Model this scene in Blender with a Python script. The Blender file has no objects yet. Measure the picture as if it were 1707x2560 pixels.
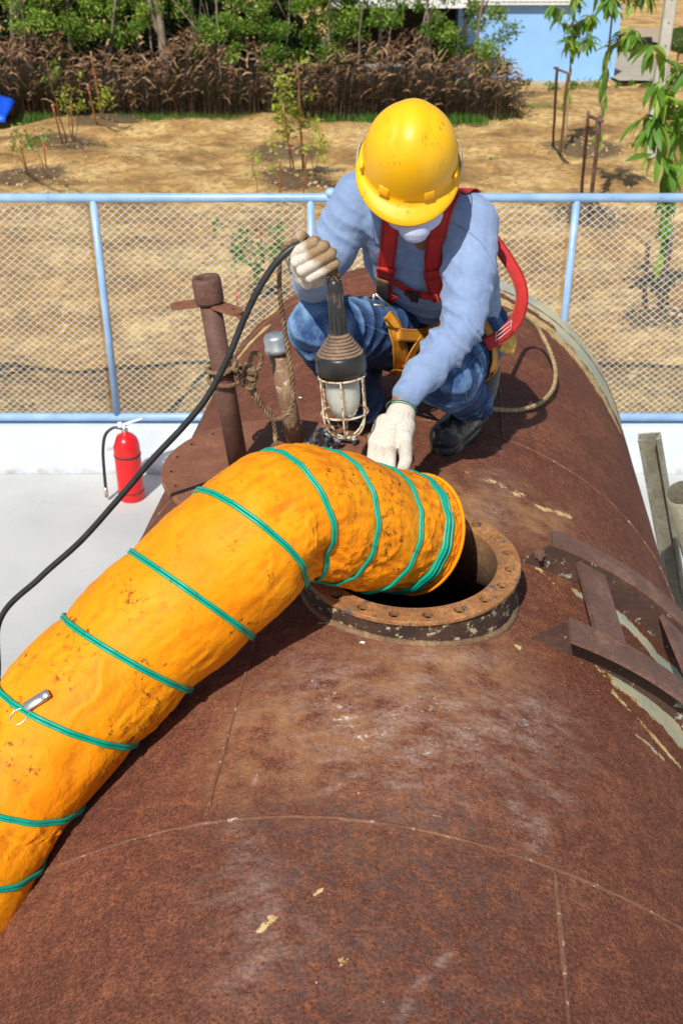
import bpy, bmesh, math, random
import numpy as np
from mathutils import Vector, Matrix, noise as mnoise
from mathutils.bvhtree import BVHTree

random.seed(7); rng = np.random.RandomState(7)
S = bpy.context.scene
C = S.collection
R = math.radians
V = Vector

# ------------------------------------------------------------------ camera, light, exposure
cam_d = bpy.data.cameras.new('camera'); cam = bpy.data.objects.new('camera', cam_d); C.objects.link(cam)
cam.location = (0, 0, 3.5); cam.rotation_euler = (R(90 - 29.7), 0, 0)
cam_d.sensor_fit = 'VERTICAL'; cam_d.sensor_height = 36; cam_d.sensor_width = 24; cam_d.lens = 37.97
cam_d.clip_start = 0.05; cam_d.clip_end = 600
cam_d.dof.use_dof = True; cam_d.dof.focus_distance = 2.0; cam_d.dof.aperture_fstop = 9.5
S.camera = cam
SUN_EL, SUN_AZ = 48, -21          # elevation; azimuth of the sun seen from behind the camera (negative = left)
sd = V((math.sin(R(SUN_AZ)) * math.cos(R(SUN_EL)), -math.cos(R(SUN_AZ)) * math.cos(R(SUN_EL)), math.sin(R(SUN_EL))))
w = bpy.data.worlds.new('World'); S.world = w; w.use_nodes = True
nt = w.node_tree; nt.nodes.clear()
sky = nt.nodes.new('ShaderNodeTexSky'); sky.sky_type = 'NISHITA'; sky.sun_disc = False
sky.sun_elevation = R(SUN_EL); sky.sun_rotation = math.atan2(sd.x, sd.y)
bg = nt.nodes.new('ShaderNodeBackground'); bg.inputs['Strength'].default_value = 0.10
wo = nt.nodes.new('ShaderNodeOutputWorld')
nt.links.new(sky.outputs[0], bg.inputs[0]); nt.links.new(bg.outputs[0], wo.inputs[0])
sun_d = bpy.data.lights.new('sun', 'SUN'); sun_d.energy = 4.9; sun_d.angle = R(0.6); sun_d.color = (1, .95, .86)
sun = bpy.data.objects.new('sun', sun_d); C.objects.link(sun)
sun.rotation_euler = sd.to_track_quat('Z', 'Y').to_euler(); sun.location = sd * 30
S.view_settings.view_transform = 'Standard'; S.view_settings.look = 'None'
S.view_settings.exposure = 0.0; S.view_settings.gamma = 1

# ------------------------------------------------------------------ node helper
class NM:
    def __init__(s, name):
        s.m = bpy.data.materials.new(name); s.m.use_nodes = True
        s.t = s.m.node_tree; s.b = s.t.nodes['Principled BSDF']; s.o = s.t.nodes['Material Output']
        s._c = None
    def n(s, k, **kw):
        n = s.t.nodes.new('ShaderNode' + k)
        for a, v in kw.items(): setattr(n, a, v)
        return n
    def set(s, sock, v):
        if hasattr(v, 'bl_idname') or isinstance(v, bpy.types.NodeSocket): s.t.links.new(v, sock)
        elif isinstance(v, (tuple, list)) and len(v) == 3 and sock.type == 'RGBA': sock.default_value = (*v, 1)
        else: sock.default_value = v
    def co(s, kind='Object', scale=None, rot=None):
        if s._c is None: s._c = s.n('TexCoord')
        o = s._c.outputs[kind]
        if scale or rot:
            mp = s.n('Mapping'); s.t.links.new(o, mp.inputs[0])
            if scale: mp.inputs['Scale'].default_value = scale
            if rot: mp.inputs['Rotation'].default_value = rot
            o = mp.outputs[0]
        return o
    def noise(s, sc, det=4, vec=None, rough=.5, dist=0.0, kind='Fac'):
        n = s.n('TexNoise'); n.inputs['Scale'].default_value = sc; n.inputs['Detail'].default_value = det
        n.inputs['Roughness'].default_value = rough; n.inputs['Distortion'].default_value = dist
        s.t.links.new(vec if vec is not None else s.co(), n.inputs['Vector']); return n.outputs[kind]
    def vor(s, sc, vec=None, feat='F1', out='Distance', rnd=1.0):
        n = s.n('TexVoronoi', feature=feat); n.inputs['Scale'].default_value = sc
        n.inputs['Randomness'].default_value = rnd
        s.t.links.new(vec if vec is not None else s.co(), n.inputs['Vector']); return n.outputs[out]
    def ramp(s, f, *st, mode='LINEAR'):
        n = s.n('ValToRGB'); n.color_ramp.interpolation = mode; el = n.color_ramp.elements
        while len(el) < len(st): el.new(.5)
        for e, (p, c) in zip(el, st):
            e.position = p; e.color = (*c, 1) if isinstance(c, (tuple, list)) else (c, c, c, 1)
        s.set(n.inputs[0], f); return n.outputs[0]
    def mix(s, f, a, b, mode='MIX'):
        n = s.n('Mix', data_type='RGBA', blend_type=mode)
        s.set(n.inputs[0], f); s.set(n.inputs[6], a); s.set(n.inputs[7], b); return n.outputs[2]
    def ma(s, op, a, b=0.0, c=0.0):
        n = s.n('Math', operation=op); s.set(n.inputs[0], a); s.set(n.inputs[1], b)
        if op in ('MULTIPLY_ADD',): s.set(n.inputs[2], c)
        return n.outputs[0]
    def attr(s, name, out='Fac'):
        n = s.n('Attribute', attribute_name=name); return n.outputs[out]
    def col(s, v): s.set(s.b.inputs['Base Color'], v); return s
    def rough(s, v): s.set(s.b.inputs['Roughness'], v); return s
    def metal(s, v): s.set(s.b.inputs['Metallic'], v); return s
    def bump(s, h, st=.3, d=.01, prev=None):
        n = s.n('Bump'); n.inputs['Strength'].default_value = st; n.inputs['Distance'].default_value = d
        s.set(n.inputs['Height'], h)
        if prev is not None: s.t.links.new(prev, n.inputs['Normal'])
        s.t.links.new(n.outputs[0], s.b.inputs['Normal']); return n.outputs[0]

def rust_mat(name, base, dark, light, sc=1.0, paint=None, pth=.58, rough=.85, bumpd=.0015):
    m = NM(name); c = m.co()
    n1 = m.noise(9 * sc, 6, c, .62); n2 = m.noise(60 * sc, 5, c, .6); n3 = m.noise(240 * sc, 3, c)
    k = m.ramp(n1, (.32, dark), (.5, base), (.7, light))
    k = m.mix(m.ramp(n2, (.35, .75), (.62, 0)), k, dark)
    k = m.mix(.35, k, m.ramp(n3, (.3, dark), (.7, light)))
    if paint:
        f = m.ramp(m.noise(24 * sc, 8, c, .7), (pth, 0), (pth + .03, 1)); k = m.mix(f, k, paint)
    m.col(k).rough(rough); m.bump(m.ma('ADD', n2, m.ma('MULTIPLY', n3, .5)), .8, bumpd)
    return m.m

def simple(name, colr, rough=.6, var=.25, sc=30, metal=0, bump=.0):
    m = NM(name); n = m.noise(sc, 5)
    k = m.mix(m.ramp(n, (.3, 0), (.7, 1)), tuple(x * (1 - var) for x in colr), tuple(min(1, x * (1 + var)) for x in colr))
    m.col(k).rough(rough).metal(metal)
    if bump: m.bump(n, .6, bump)
    return m.m

# ------------------------------------------------------------------ object helpers
def link(name, me, mat=None, parent=None, smooth=True, loc=None):
    o = bpy.data.objects.new(name, me); C.objects.link(o)
    if mat:
        for x in (mat if isinstance(mat, list) else [mat]): me.materials.append(x)
    if smooth and len(me.polygons): me.polygons.foreach_set('use_smooth', [True] * len(me.polygons))
    if parent: o.parent = parent
    if loc: o.location = loc
    return o
def tag(o, label=None, cat=None, group=None, kind=None):
    if label: o['label'] = label
    if cat: o['category'] = cat
    if group: o['group'] = group
    if kind: o['kind'] = kind
    return o
def empty(name, loc, label, cat, group=None, rz=0):
    o = bpy.data.objects.new(name, None); C.objects.link(o); o.location = loc; o.rotation_euler[2] = rz
    o.empty_display_size = .1
    return tag(o, label, cat, group)
def adopt(root, *obs):      # parts built in world coordinates: hang them under their thing
    for o in obs:
        o.parent = root; o.matrix_parent_inverse = Matrix.Translation(root.location).inverted()
def mesh(name, v, f):
    me = bpy.data.meshes.new(name); me.from_pydata([tuple(x) for x in v], [], f); me.update(); return me
class MB:
    def __init__(s): s.v = []; s.f = []
    def add(s, v, f):
        b = len(s.v); s.v += [tuple(x) for x in v]; s.f += [tuple(i + b for i in q) for q in f]; return s
    def box(s, c, h, M=None):
        c = V(c); vs = []
        for z in (-1, 1):
            for y in (-1, 1):
                for x in (-1, 1):
                    p = V((x * h[0], y * h[1], z * h[2])); vs.append(c + (M @ p if M else p))
        return s.add(vs, [(0, 2, 3, 1), (4, 5, 7, 6), (0, 1, 5, 4), (2, 6, 7, 3), (0, 4, 6, 2), (1, 3, 7, 5)])
    def tube(s, pts, r, n=8, cap=True, closed=False):
        v, f = tube(pts, r, n, cap, closed); return s.add(v, f)
    def mesh(s, name): return mesh(name, s.v, s.f)
def frames(P, closed=False):
    P = [V(p) for p in P]; n = len(P); T = []
    for i in range(n):
        a = P[(i - 1) % n] if closed or i > 0 else P[i]; b = P[(i + 1) % n] if closed or i < n - 1 else P[i]
        t = (b - a); T.append(t.normalized() if t.length > 1e-9 else V((0, 0, 1)))
    u = T[0].orthogonal().normalized(); out = []
    for i in range(n):
        u = (u - T[i] * u.dot(T[i]))
        u = u.normalized() if u.length > 1e-6 else T[i].orthogonal().normalized()
        out.append((P[i], T[i], u, T[i].cross(u)))
    return out
def tube(pts, r, n=8, cap=True, closed=False):
    F = frames(pts, closed); v = []; f = []; m = len(F)
    for i, (p, t, a, b) in enumerate(F):
        rr = r[i] if hasattr(r, '__len__') else r
        for k in range(n):
            w_ = 2 * math.pi * k / n; v.append(p + (a * math.cos(w_) + b * math.sin(w_)) * rr)
    for i in range(m if closed else m - 1):
        j = (i + 1) % m
        for k in range(n): f.append((i * n + k, i * n + (k + 1) % n, j * n + (k + 1) % n, j * n + k))
    if cap and not closed:
        f.append(tuple(range(n))[::-1]); f.append(tuple((m - 1) * n + k for k in range(n)))
    return v, f
def crom(P, n):             # Catmull-Rom through the points, n samples per span
    P = [np.array(p, float) for p in P]; P = [2 * P[0] - P[1]] + P + [2 * P[-1] - P[-2]]; out = []
    for i in range(1, len(P) - 2):
        a, b, c, d = P[i - 1:i + 3]
        for k in range(n):
            t = k / n; out.append(.5 * ((2 * b) + (c - a) * t + (2 * a - 5 * b + 4 * c - d) * t * t + (3 * b - a - 3 * c + d) * t ** 3))
    out.append(P[-2]); return out
def resample(P, step):
    P = np.array(P); d = np.r_[0, np.cumsum(np.linalg.norm(np.diff(P, axis=0), axis=1))]
    n = max(2, int(d[-1] / step) + 1); t = np.linspace(0, d[-1], n)
    return np.stack([np.interp(t, d, P[:, k]) for k in range(P.shape[1])], 1), t
def lathe(prof, n=32, M=None, close=False):
    v = []; f = []
    for (r, z) in prof:
        for k in range(n):
            a = 2 * math.pi * k / n; p = V((r * math.cos(a), r * math.sin(a), z)); v.append(M @ p if M else p)
    m = len(prof)
    for i in range(m if close else m - 1):
        j = (i + 1) % m
        for k in range(n): f.append((i * n + k, i * n + (k + 1) % n, j * n + (k + 1) % n, j * n + k))
    return v, f
def axisM(p, q):            # matrix with local z from p to q
    p, q = V(p), V(q); z = (q - p).normalized(); x = z.orthogonal().normalized(); y = z.cross(x)
    return Matrix.Translation(p) @ Matrix((x, y, z)).transposed().to_4x4()
def evalmesh(o):
    dg = bpy.context.evaluated_depsgraph_get(); dg.update()
    return bpy.data.meshes.new_from_object(o.evaluated_get(dg))
def bake(o):
    me = evalmesh(o); o.modifiers.clear(); old = o.data; o.data = me
    if len(me.polygons): me.polygons.foreach_set('use_smooth', [True] * len(me.polygons))
    bpy.data.meshes.remove(old); return o
def capsule(a, ra, b, rb, n=18, k=6):
    a, b = V(a), V(b); d = b - a
    z = d.normalized() if d.length > 1e-6 else V((0, 0, 1)); x = z.orthogonal().normalized(); y = z.cross(x)
    rings = []
    for i in range(1, k + 1):
        t = -math.pi / 2 + (math.pi / 2) * i / k; rings.append((a + z * (ra * math.sin(t)), ra * math.cos(t)))
    for i in range(0, k):
        t = (math.pi / 2) * i / k; rings.append((b + z * (rb * math.sin(t)), rb * math.cos(t)))
    v = [a - z * ra]
    for c, r in rings:
        for j in range(n):
            w_ = 2 * math.pi * j / n; v.append(c + (x * math.cos(w_) + y * math.sin(w_)) * r)
    v.append(b + z * rb); f = []; m = len(rings)
    for j in range(n): f.append((0, 1 + (j + 1) % n, 1 + j))
    for i in range(m - 1):
        for j in range(n): f.append((1 + i * n + j, 1 + i * n + (j + 1) % n, 1 + (i + 1) * n + (j + 1) % n, 1 + (i + 1) * n + j))
    l = len(v) - 1
    for j in range(n): f.append((l, 1 + (m - 1) * n + j, 1 + (m - 1) * n + (j + 1) % n))
    return v, f
def fused(name, segs, voxel, it, mat, parent=None, extra=None):
    mb = MB()
    for a, ra, b, rb in segs: mb.add(*capsule(a, ra, b, rb))
    if extra:
        for v, f in extra: mb.add(v, f)
    o = link(name, mb.mesh(name), None)
    r = o.modifiers.new('r', 'REMESH'); r.mode = 'VOXEL'; r.voxel_size = voxel
    if it:
        s_ = o.modifiers.new('s', 'SMOOTH'); s_.factor = .5; s_.iterations = it
    bake(o)
    o.data.materials.clear(); o.data.materials.append(mat)
    if parent: o.parent = parent
    return o
LAST = {}
def displace(o, fn):        # fn(co, no) arrays -> offset along the normal
    me = o.data; n = len(me.vertices); co = np.empty(n * 3); me.vertices.foreach_get('co', co); co = co.reshape(-1, 3)
    no = np.empty(n * 3); me.vertices.foreach_get('normal', no); no = no.reshape(-1, 3)
    dd_ = fn(co, no); LAST['d'] = dd_; co = co + no * dd_[:, None]; me.vertices.foreach_set('co', co.ravel()); me.update()
_perm = rng.permutation(256); _perm = np.r_[_perm, _perm]; _rv = rng.rand(256) * 2 - 1
def vnoise(p):              # value noise for arrays (n,3) -> [-1,1]
    p = np.asarray(p, float); i = np.floor(p).astype(int); f = p - i; f = f * f * f * (f * (f * 6 - 15) + 10); i &= 255
    def h(x, y, z): return _rv[_perm[_perm[_perm[x & 255] + (y & 255)] + (z & 255)]]
    r = 0
    for a in (0, 1):
        for b in (0, 1):
            for c in (0, 1):
                wt = (f[:, 0] if a else 1 - f[:, 0]) * (f[:, 1] if b else 1 - f[:, 1]) * (f[:, 2] if c else 1 - f[:, 2])
                r = r + wt * h(i[:, 0] + a, i[:, 1] + b, i[:, 2] + c)
    return r
def fbm(p, o=4):
    r = 0; a = 1
    for k in range(o): r = r + a * vnoise(np.asarray(p) * 2 ** k + 17.3 * k); a *= .5
    return r
def ridge(p, o=3):
    r = 0; a = 1
    for k in range(o): r = r + a * (1 - np.abs(vnoise(np.asarray(p) * 2 ** k + 9.1 * k)) * 2.2); a *= .5
    return r
def setattr_f(me, name, arr):
    a = me.attributes.new(name, 'FLOAT', 'POINT'); a.data.foreach_set('value', np.asarray(arr, np.float32))

# ================================================================== SETTING
# ---- ground
m = NM('concrete_pad_mat'); n = m.noise(1.2, 6); n2 = m.noise(30, 5)
k = m.mix(m.ramp(n, (.35, 0), (.65, 1)), (.44, .45, .44), (.54, .54, .525))
k = m.mix(m.ramp(n2, (.66, 0), (.74, .7)), k, (.34, .31, .27))
k = m.mix(m.ramp(m.noise(5, 7, rough=.7), (.62, 0), (.7, .35)), k, (.38, .36, .31))
cw = m.n('VectorMath', operation='ADD'); m.t.links.new(m.co(), cw.inputs[0]); cs = m.n('VectorMath', operation='SCALE'); cs.inputs['Scale'].default_value = .35; m.t.links.new(m.noise(2.5, 5, None, .6, 0, 'Color'), cs.inputs[0]); m.t.links.new(cs.outputs[0], cw.inputs[1])
k = m.mix(m.ramp(m.vor(.9, cw.outputs[0], 'DISTANCE_TO_EDGE'), (.0, .22), (.004, 0)), k, (.25, .24, .22))
m.col(k).rough(.85); m.bump(n2, .3, .002); M_PAD = m.m
pad = link('concrete_pad', mesh('pad', [(-40, -40, 0), (40, -40, 0), (40, 6.67, 0), (-40, 6.67, 0)], [(0, 1, 2, 3)]), M_PAD)
tag(pad, kind='structure')

def zg(y): return .2 - .05 * np.maximum(0, np.minimum(y, 60) - 10)
MOUNDS = [(-4.8365,19.5849,-0.2792), (-4.6169,22.3599,-0.418), (-4.6943,16.5542,-0.1277), (-0.6928,16.1151,-0.1058), (-0.8881,18.5529,-0.2276), (4.1676,19.2141,-0.2607), (3.0368,13.4555,0.0272), (2.8028,9.1949,0.2)]
xs = np.r_[np.linspace(-220, -14, 30), np.arange(-12, 12.01, .085), np.linspace(14, 220, 30)]
ys = np.r_[np.arange(6.9, 13, .075), np.arange(13, 24, .12), np.linspace(24.3, 45, 60), np.linspace(50, 500, 20)]
X, Yg = np.meshgrid(xs, ys); P2 = np.stack([X.ravel(), Yg.ravel(), np.zeros(X.size)], 1)
z = zg(P2[:, 1])
fade = np.clip((P2[:, 1] - 6.9) / .5, 0.15, 1) * np.clip((60 - P2[:, 1]) / 20, 0, 1)
rel = .11 * fbm(P2 * .55, 3) + .034 * fbm(P2 * 2.6 + 5, 3) + .02 * np.maximum(0, fbm(P2 * 6.5 + 2, 3)) 
z = z + rel * fade
dark = np.zeros(len(z))
for (mx, my, mz) in MOUNDS:
    sc = .028 * my
    d = np.hypot((P2[:, 0] - mx), (P2[:, 1] - my - .1) * .75) / sc
    g = np.exp(-(d ** 2) * 1.4)
    z += g * .05 * (1 + .8 * fbm(P2 * 5, 3)); dark = np.maximum(dark, np.exp(-(d / 1.5) ** 2))
P2[:, 2] = z
nx, ny = len(xs), len(ys)
idx = np.arange(nx * ny).reshape(ny, nx)
F4 = np.stack([idx[:-1, :-1], idx[:-1, 1:], idx[1:, 1:], idx[1:, :-1]], -1).reshape(-1, 4)
me = mesh('field', P2, F4.tolist()); setattr_f(me, 'dark', dark)
m = NM('sandy_soil'); c = m.co()
k = m.ramp(m.noise(.9, 6, c, .6), (.32, (.28, .155, .06)), (.46, (.60, .35, .11)), (.58, (.84, .57, .23)))
k = m.mix(m.ramp(m.noise(7, 7, c, .7), (.38, .75), (.56, 0)), k, (.24, .13, .045))
k = m.mix(m.ramp(m.noise(16, 5, c, .7), (.6, 0), (.75, .7)), k, (.68, .48, .24))
k = m.mix(m.ramp(m.ma('ADD', m.attr('dark'), m.ma('MULTIPLY', m.noise(9, 5, c, .7), .7)), (.75, 0), (1.1, .85)), k, (.10, .065, .035))
k = m.mix(m.ramp(m.noise(3.2, 5, c, .75), (.60, 0), (.70, .6)), k, (.17, .095, .04))
m.col(k).rough(.95); m.bump(m.noise(22, 6, c, .7), 1, .05); M_SOIL = m.m
field = link('dirt_field', me, M_SOIL); tag(field, kind='structure')

# clods and stones over the field: joined, nobody could count them
mb = MB()
ico = bmesh.new(); bmesh.ops.create_icosphere(ico, subdivisions=1, radius=1); iv = [v.co.copy() for v in ico.verts]; jf = [[v.index for v in f.verts] for f in ico.faces]; ico.free()
def ground_z(x, y):
    p = np.array([[x, y, 0.]]); zz = float(zg(y) + (.11 * fbm(p * .55, 3) + .034 * fbm(p * 2.6 + 5, 3) + .02 * np.maximum(0, fbm(p * 6.5 + 2, 3)))[0] * min(1, max(.15, (y - 6.9) / .5)))
    for (mx, my, mz) in MOUNDS:
        d = math.hypot(x - mx, (y - my - .1) * .75) / (.028 * my); zz += math.exp(-d * d * 1.4) * .05
    return zz
for i in range(1500):
    if i < 900:
        y = 7 + 12 * random.random() ** 1.3; x = random.uniform(-.42, .42) * y + .1
    else:
        q = random.choice(MOUNDS); a = random.uniform(0, 6.28); rr = random.random() ** .7 * .05 * q[1]; x = q[0] + math.cos(a) * rr; y = q[1] + .1 + math.sin(a) * rr
    s_ = random.uniform(.008, .03) * (1.5 if random.random() < .1 else 1); z_ = ground_z(x, y)
    rot = Matrix.Rotation(random.uniform(0, 6.3), 3, 'Z')
    mb.add([V((x, y, z_ + s_ * .25)) + rot @ V((p.x * s_ * random.uniform(.8, 1.4), p.y * s_ * random.uniform(.7, 1.2), p.z * s_ * .7)) for p in iv], jf)
m = NM('clod_mat'); k = m.ramp(m.noise(2.2, 3), (.35, (.16, .09, .04)), (.5, (.42, .26, .11)), (.68, (.62, .48, .30))); m.col(k).rough(.95)
tag(link('soil_clods', mb.mesh('clods'), m.m, smooth=False), kind='stuff', label='loose clods and small stones scattered over the sandy field', cat='soil')

# ---- low white wall under the fence
m = NM('white_painted_wall'); n = m.noise(3, 6, rough=.65)
k = m.mix(m.ramp(n, (.3, 0), (.7, 1)), (.56, .65, .76), (.70, .76, .82))
sz = m.n('SeparateXYZ'); m.t.links.new(m.co(), sz.inputs[0]); k = m.mix(m.ma('MULTIPLY', m.ramp(sz.outputs[2], (.02, .7), (.07, 0)), m.ramp(m.noise(9, 6, rough=.7), (.4, 0), (.65, 1))), k, (.36, .30, .22))
k = m.mix(m.ramp(m.noise(14, 6, rough=.7), (.64, 0), (.72, .5)), k, (.5, .48, .42))
m.col(k).rough(.7); m.bump(m.noise(60, 3), .3, .001); M_WALL = m.m
mb = MB(); mb.box((0, 6.79, .165), (30, .115, .185))
wl = link('low_wall', mb.mesh('low_wall'), M_WALL, smooth=False); wl.location = (0, 0, 0)
bv = wl.modifiers.new('b', 'BEVEL'); bv.width = .01; bake(wl); wl.data.polygons.foreach_set('use_smooth', [False] * len(wl.data.polygons))
tag(wl, 'low white concrete kerb wall running under the wire fence', 'wall')

# ---- chain link fence
m = NM('blue_painted_pipe'); n = m.noise(8, 5)
k = m.mix(m.ramp(n, (.3, 0), (.7, 1)), (.22, .37, .58), (.33, .49, .72))
k = m.mix(m.ramp(m.noise(50, 5), (.66, 0), (.7, .6)), k, (.12, .12, .13)); m.col(k).rough(.35); M_BLUE = m.m
M_WIRE = simple('galvanised_wire', (.72, .72, .66), .45, .2, 40, .2)
fence = empty('chain_link_fence', (0, 6.74, .35), 'pale blue pipe framed chain link fence on the white kerb wall', 'fence')
ZT, ZB = 1.885, .405
def part_tube(name, pts, r, mat, root, n=12):
    mb = MB(); mb.tube(pts, r, n); o = link(name, mb.mesh(name), mat); adopt(root, o); return o
part_tube('top_rail', [(-6.5, 6.74, ZT), (6.5, 6.74, ZT)], .028, M_BLUE, fence, 16)
part_tube('bottom_rail', [(-6.5, 6.74, ZB), (6.5, 6.74, ZB)], .028, M_BLUE, fence, 16)
PX = [-6.2, -4.65, -3.09, -1.53, -.19, 1.45, 3.05, 4.6, 6.2]
for px in PX: part_tube('post', [(px, 6.74, ZB), (px, 6.74, ZT)], .024, M_BLUE, fence, 14)
for px in (-3.19, -.065, 3.15):
    part_tube('end_post', [(px, 6.74, .3), (px, 6.74, ZT + .035)], .03, M_BLUE, fence, 14)
    o = link('post_cap', mesh('cap', *lathe([(0, .03), (.02, .028), (.036, .012), (.036, -.02), (.031, -.02)], 16, Matrix.Translation((px, 6.74, ZT + .03)))), M_BLUE); adopt(fence, o)
def wire_panel(x0, x1):
    mb = MB(); hp = .054; vp = .0455; nw = int((x1 - x0) / (hp / 2)); zt = ZT - .03; zb = ZB + .03
    ns = int((zt - zb) / (vp / 2)); r = .0021; v = []; f = []
    h = hp / 2; i = 0
    while x0 + (i + 1) * h < x1 + 1e-4:
        xa = x0 + i * h; fl_ = i % 2; pts = []
        for j in range(ns + 1):
            side = (j + fl_) % 2
            pts.append((xa + h * side * 1.04 - h * .02, 6.74 + (.003 if side else -.003) + .008 * math.sin(xa * 4.1 + j * .09) * math.sin(math.pi * j / ns), zb + j * vp / 2 + .0025 * math.sin(xa * 2.7)))
        for j in range(ns):
            a, b = V(pts[j]), V(pts[j + 1]); u = V((0, r, 0)); t = (b - a).normalized(); w2 = t.cross(V((0, 1, 0))) * r
            q = len(v); v += [a + u, a - u * .5 + w2, a - u * .5 - w2, b + u, b - u * .5 + w2, b - u * .5 - w2]
            f += [(q, q + 1, q + 4, q + 3), (q + 1, q + 2, q + 5, q + 4), (q + 2, q, q + 3, q + 5)]
        i += 1
    o = link('wire_mesh', mesh('wire', v, f), M_WIRE); tag(o, kind='stuff'); adopt(fence, o)
for a, b in ((-4.63, -3.22), (-3.06, -1.56), (-1.5, -.215), (-.03, 1.42), (1.48, 3.02), (3.18, 4.6)): wire_panel(a, b)

# ---- trees and far things -------------------------------------------------------------
def leaf_mat(name, a, b, c2, trans=.35):
    m = NM(name); k = m.ramp(m.attr('tint'), (0, a), (.5, b), (1, c2)); m.col(k).rough(.5)
    tr = m.n('BsdfTranslucent'); m.set(tr.inputs[0], m.mix(.5, k, (.35, .5, .05))); mx = m.n('MixShader'); mx.inputs[0].default_value = trans
    m.t.links.new(m.b.outputs[0], mx.inputs[1]); m.t.links.new(tr.outputs[0], mx.inputs[2]); m.t.links.new(mx.outputs[0], m.o.inputs[0]); return m.m
M_LEAF = leaf_mat('tree_leaf', (.05, .12, .012), (.15, .27, .025), (.34, .46, .07))
M_LEAF2 = leaf_mat('yellow_leaf', (.14, .22, .02), (.34, .42, .04), (.55, .55, .08))
M_LEAF3 = leaf_mat('mango_leaf', (.05, .15, .015), (.13, .30, .025), (.36, .46, .05))
M_BARK = rust_mat('pale_bark', (.25, .19, .14), (.11, .08, .055), (.42, .35, .27), .6, bumpd=.01)
M_STICK = simple('young_stem', (.30, .22, .13), .8, .35, 20)
M_STAKE = simple('cut_stake', (.50, .28, .12), .8, .35, 14)
M_PURP = simple('purple_brown_stake', (.16, .09, .075), .8, .4, 14)
M_RIB = simple('pink_ribbon', (.75, .10, .09), .6, .1)
def leaves(cent, size, elong=.5, droop=.3, flat=.0):
    n = len(cent); c = np.asarray(cent, float)
    d = rng.normal(size=(n, 3)); d[:, 2] -= droop * 2; d /= np.linalg.norm(d, axis=1)[:, None]
    e = rng.normal(size=(n, 3)); e -= d * (e * d).sum(1)[:, None]; e /= np.linalg.norm(e, axis=1)[:, None]
    L = size * rng.uniform(.6, 1.25, n)[:, None]; W = L * elong * .5
    v = np.stack([c, c + d * L * .45 + e * W, c + d * L, c + d * L * .45 - e * W], 1).reshape(-1, 3)
    f = np.arange(n * 4).reshape(-1, 4)
    return v, f
def leafmesh(name, cent, size, elong=.5, droop=.3, tint=None):
    v, f = leaves(cent, size, elong, droop); me = bpy.data.meshes.new(name)
    n = len(v); me.vertices.add(n); me.vertices.foreach_set('co', v.ravel()); me.loops.add(n); me.polygons.add(n // 4)
    me.loops.foreach_set('vertex_index', f.ravel()); me.polygons.foreach_set('loop_start', np.arange(0, n, 4)); me.update()
    t = np.clip((tint if tint is not None else np.full(n // 4, .5)) + rng.normal(0, .17, n // 4), 0, 1)
    setattr_f(me, 'tint', np.repeat(t, 4)); return me
def clumps(n_cl, per, cx, cy, z0, z1, rx, cr):
    out = []; tint = []
    for i in range(n_cl):
        a = random.uniform(0, 6.28); rr = rx * random.random() ** .55; zc = random.uniform(z0, z1)
        s = cr * random.uniform(.6, 1.3); p = rng.normal(size=(per, 3)); p /= np.linalg.norm(p, axis=1)[:, None]
        p *= (rng.rand(per, 1) ** .5) * s; p[:, 2] *= .75; p += (cx + math.cos(a) * rr, cy + math.sin(a) * rr, zc)
        out.append(p); tint.append(np.full(per, random.uniform(.15, .8)))
    return np.concatenate(out), np.concatenate(tint)
M_GRASS = leaf_mat('green_grass', (.03, .10, .012), (.06, .20, .02), (.16, .34, .04))
M_REED = leaf_mat('reed_blade', (.022, .013, .010), (.05, .028, .019), (.13, .07, .04), .12)
M_PLUME = leaf_mat('reed_plume', (.12, .055, .03), (.30, .165, .085), (.58, .38, .22), .3)

def tree(x, y, h, lean, rt, crown, label, leaf=None, forks=2, low=.8):
    zb = float(zg(y)); r = empty('tree', (x, y, zb), label, 'tree', 'trees standing behind the tall brown grass')
    mb = MB(); tips = []
    def limb(p, d, L, r0, k):
        pts = [V(p)]; q = V(p); dd = V(d).normalized(); n = 7
        for i in range(n):
            dd = (dd + V((random.uniform(-.13, .13), random.uniform(-.13, .13), .03))).normalized(); q = q + dd * L / n; pts.append(q.copy())
        mb.tube(pts, [r0 * (1 - .6 * i / n) for i in range(n + 1)], 7)
        tips.append(q)
        if k:
            for j in range(random.choice((2, 3))):
                i = random.randint(2, n - 1); a = random.uniform(0, 6.28)
                limb(pts[i], dd + V((math.cos(a) * .75, math.sin(a) * .75, .35)), L * random.uniform(.4, .6), r0 * .45, k - 1)
    limb((0, 0, -.1), (lean, 0, 1), h, rt, forks)
    link('trunk', mb.mesh('trunk'), M_BARK, r)
    nc, per, rad, cr, z0 = crown; per = int(per * 1.25)
    p, t = clumps(nc, per, lean * h * .4, 0, z0, h * 1.05, rad, cr)
    link('crown', leafmesh('crown', p, .072, .55, .2, t), leaf or M_LEAF, r, smooth=False)
    return r
desc = ['slender tree', 'bushy young tree', 'thin leaning tree', 'leafy tree', 'pale barked tree']
def at_g(px, y): return (px - 853.5) / 2700 * (y * .8686 + (3.5 - float(zg(y))) * .4955)
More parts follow.
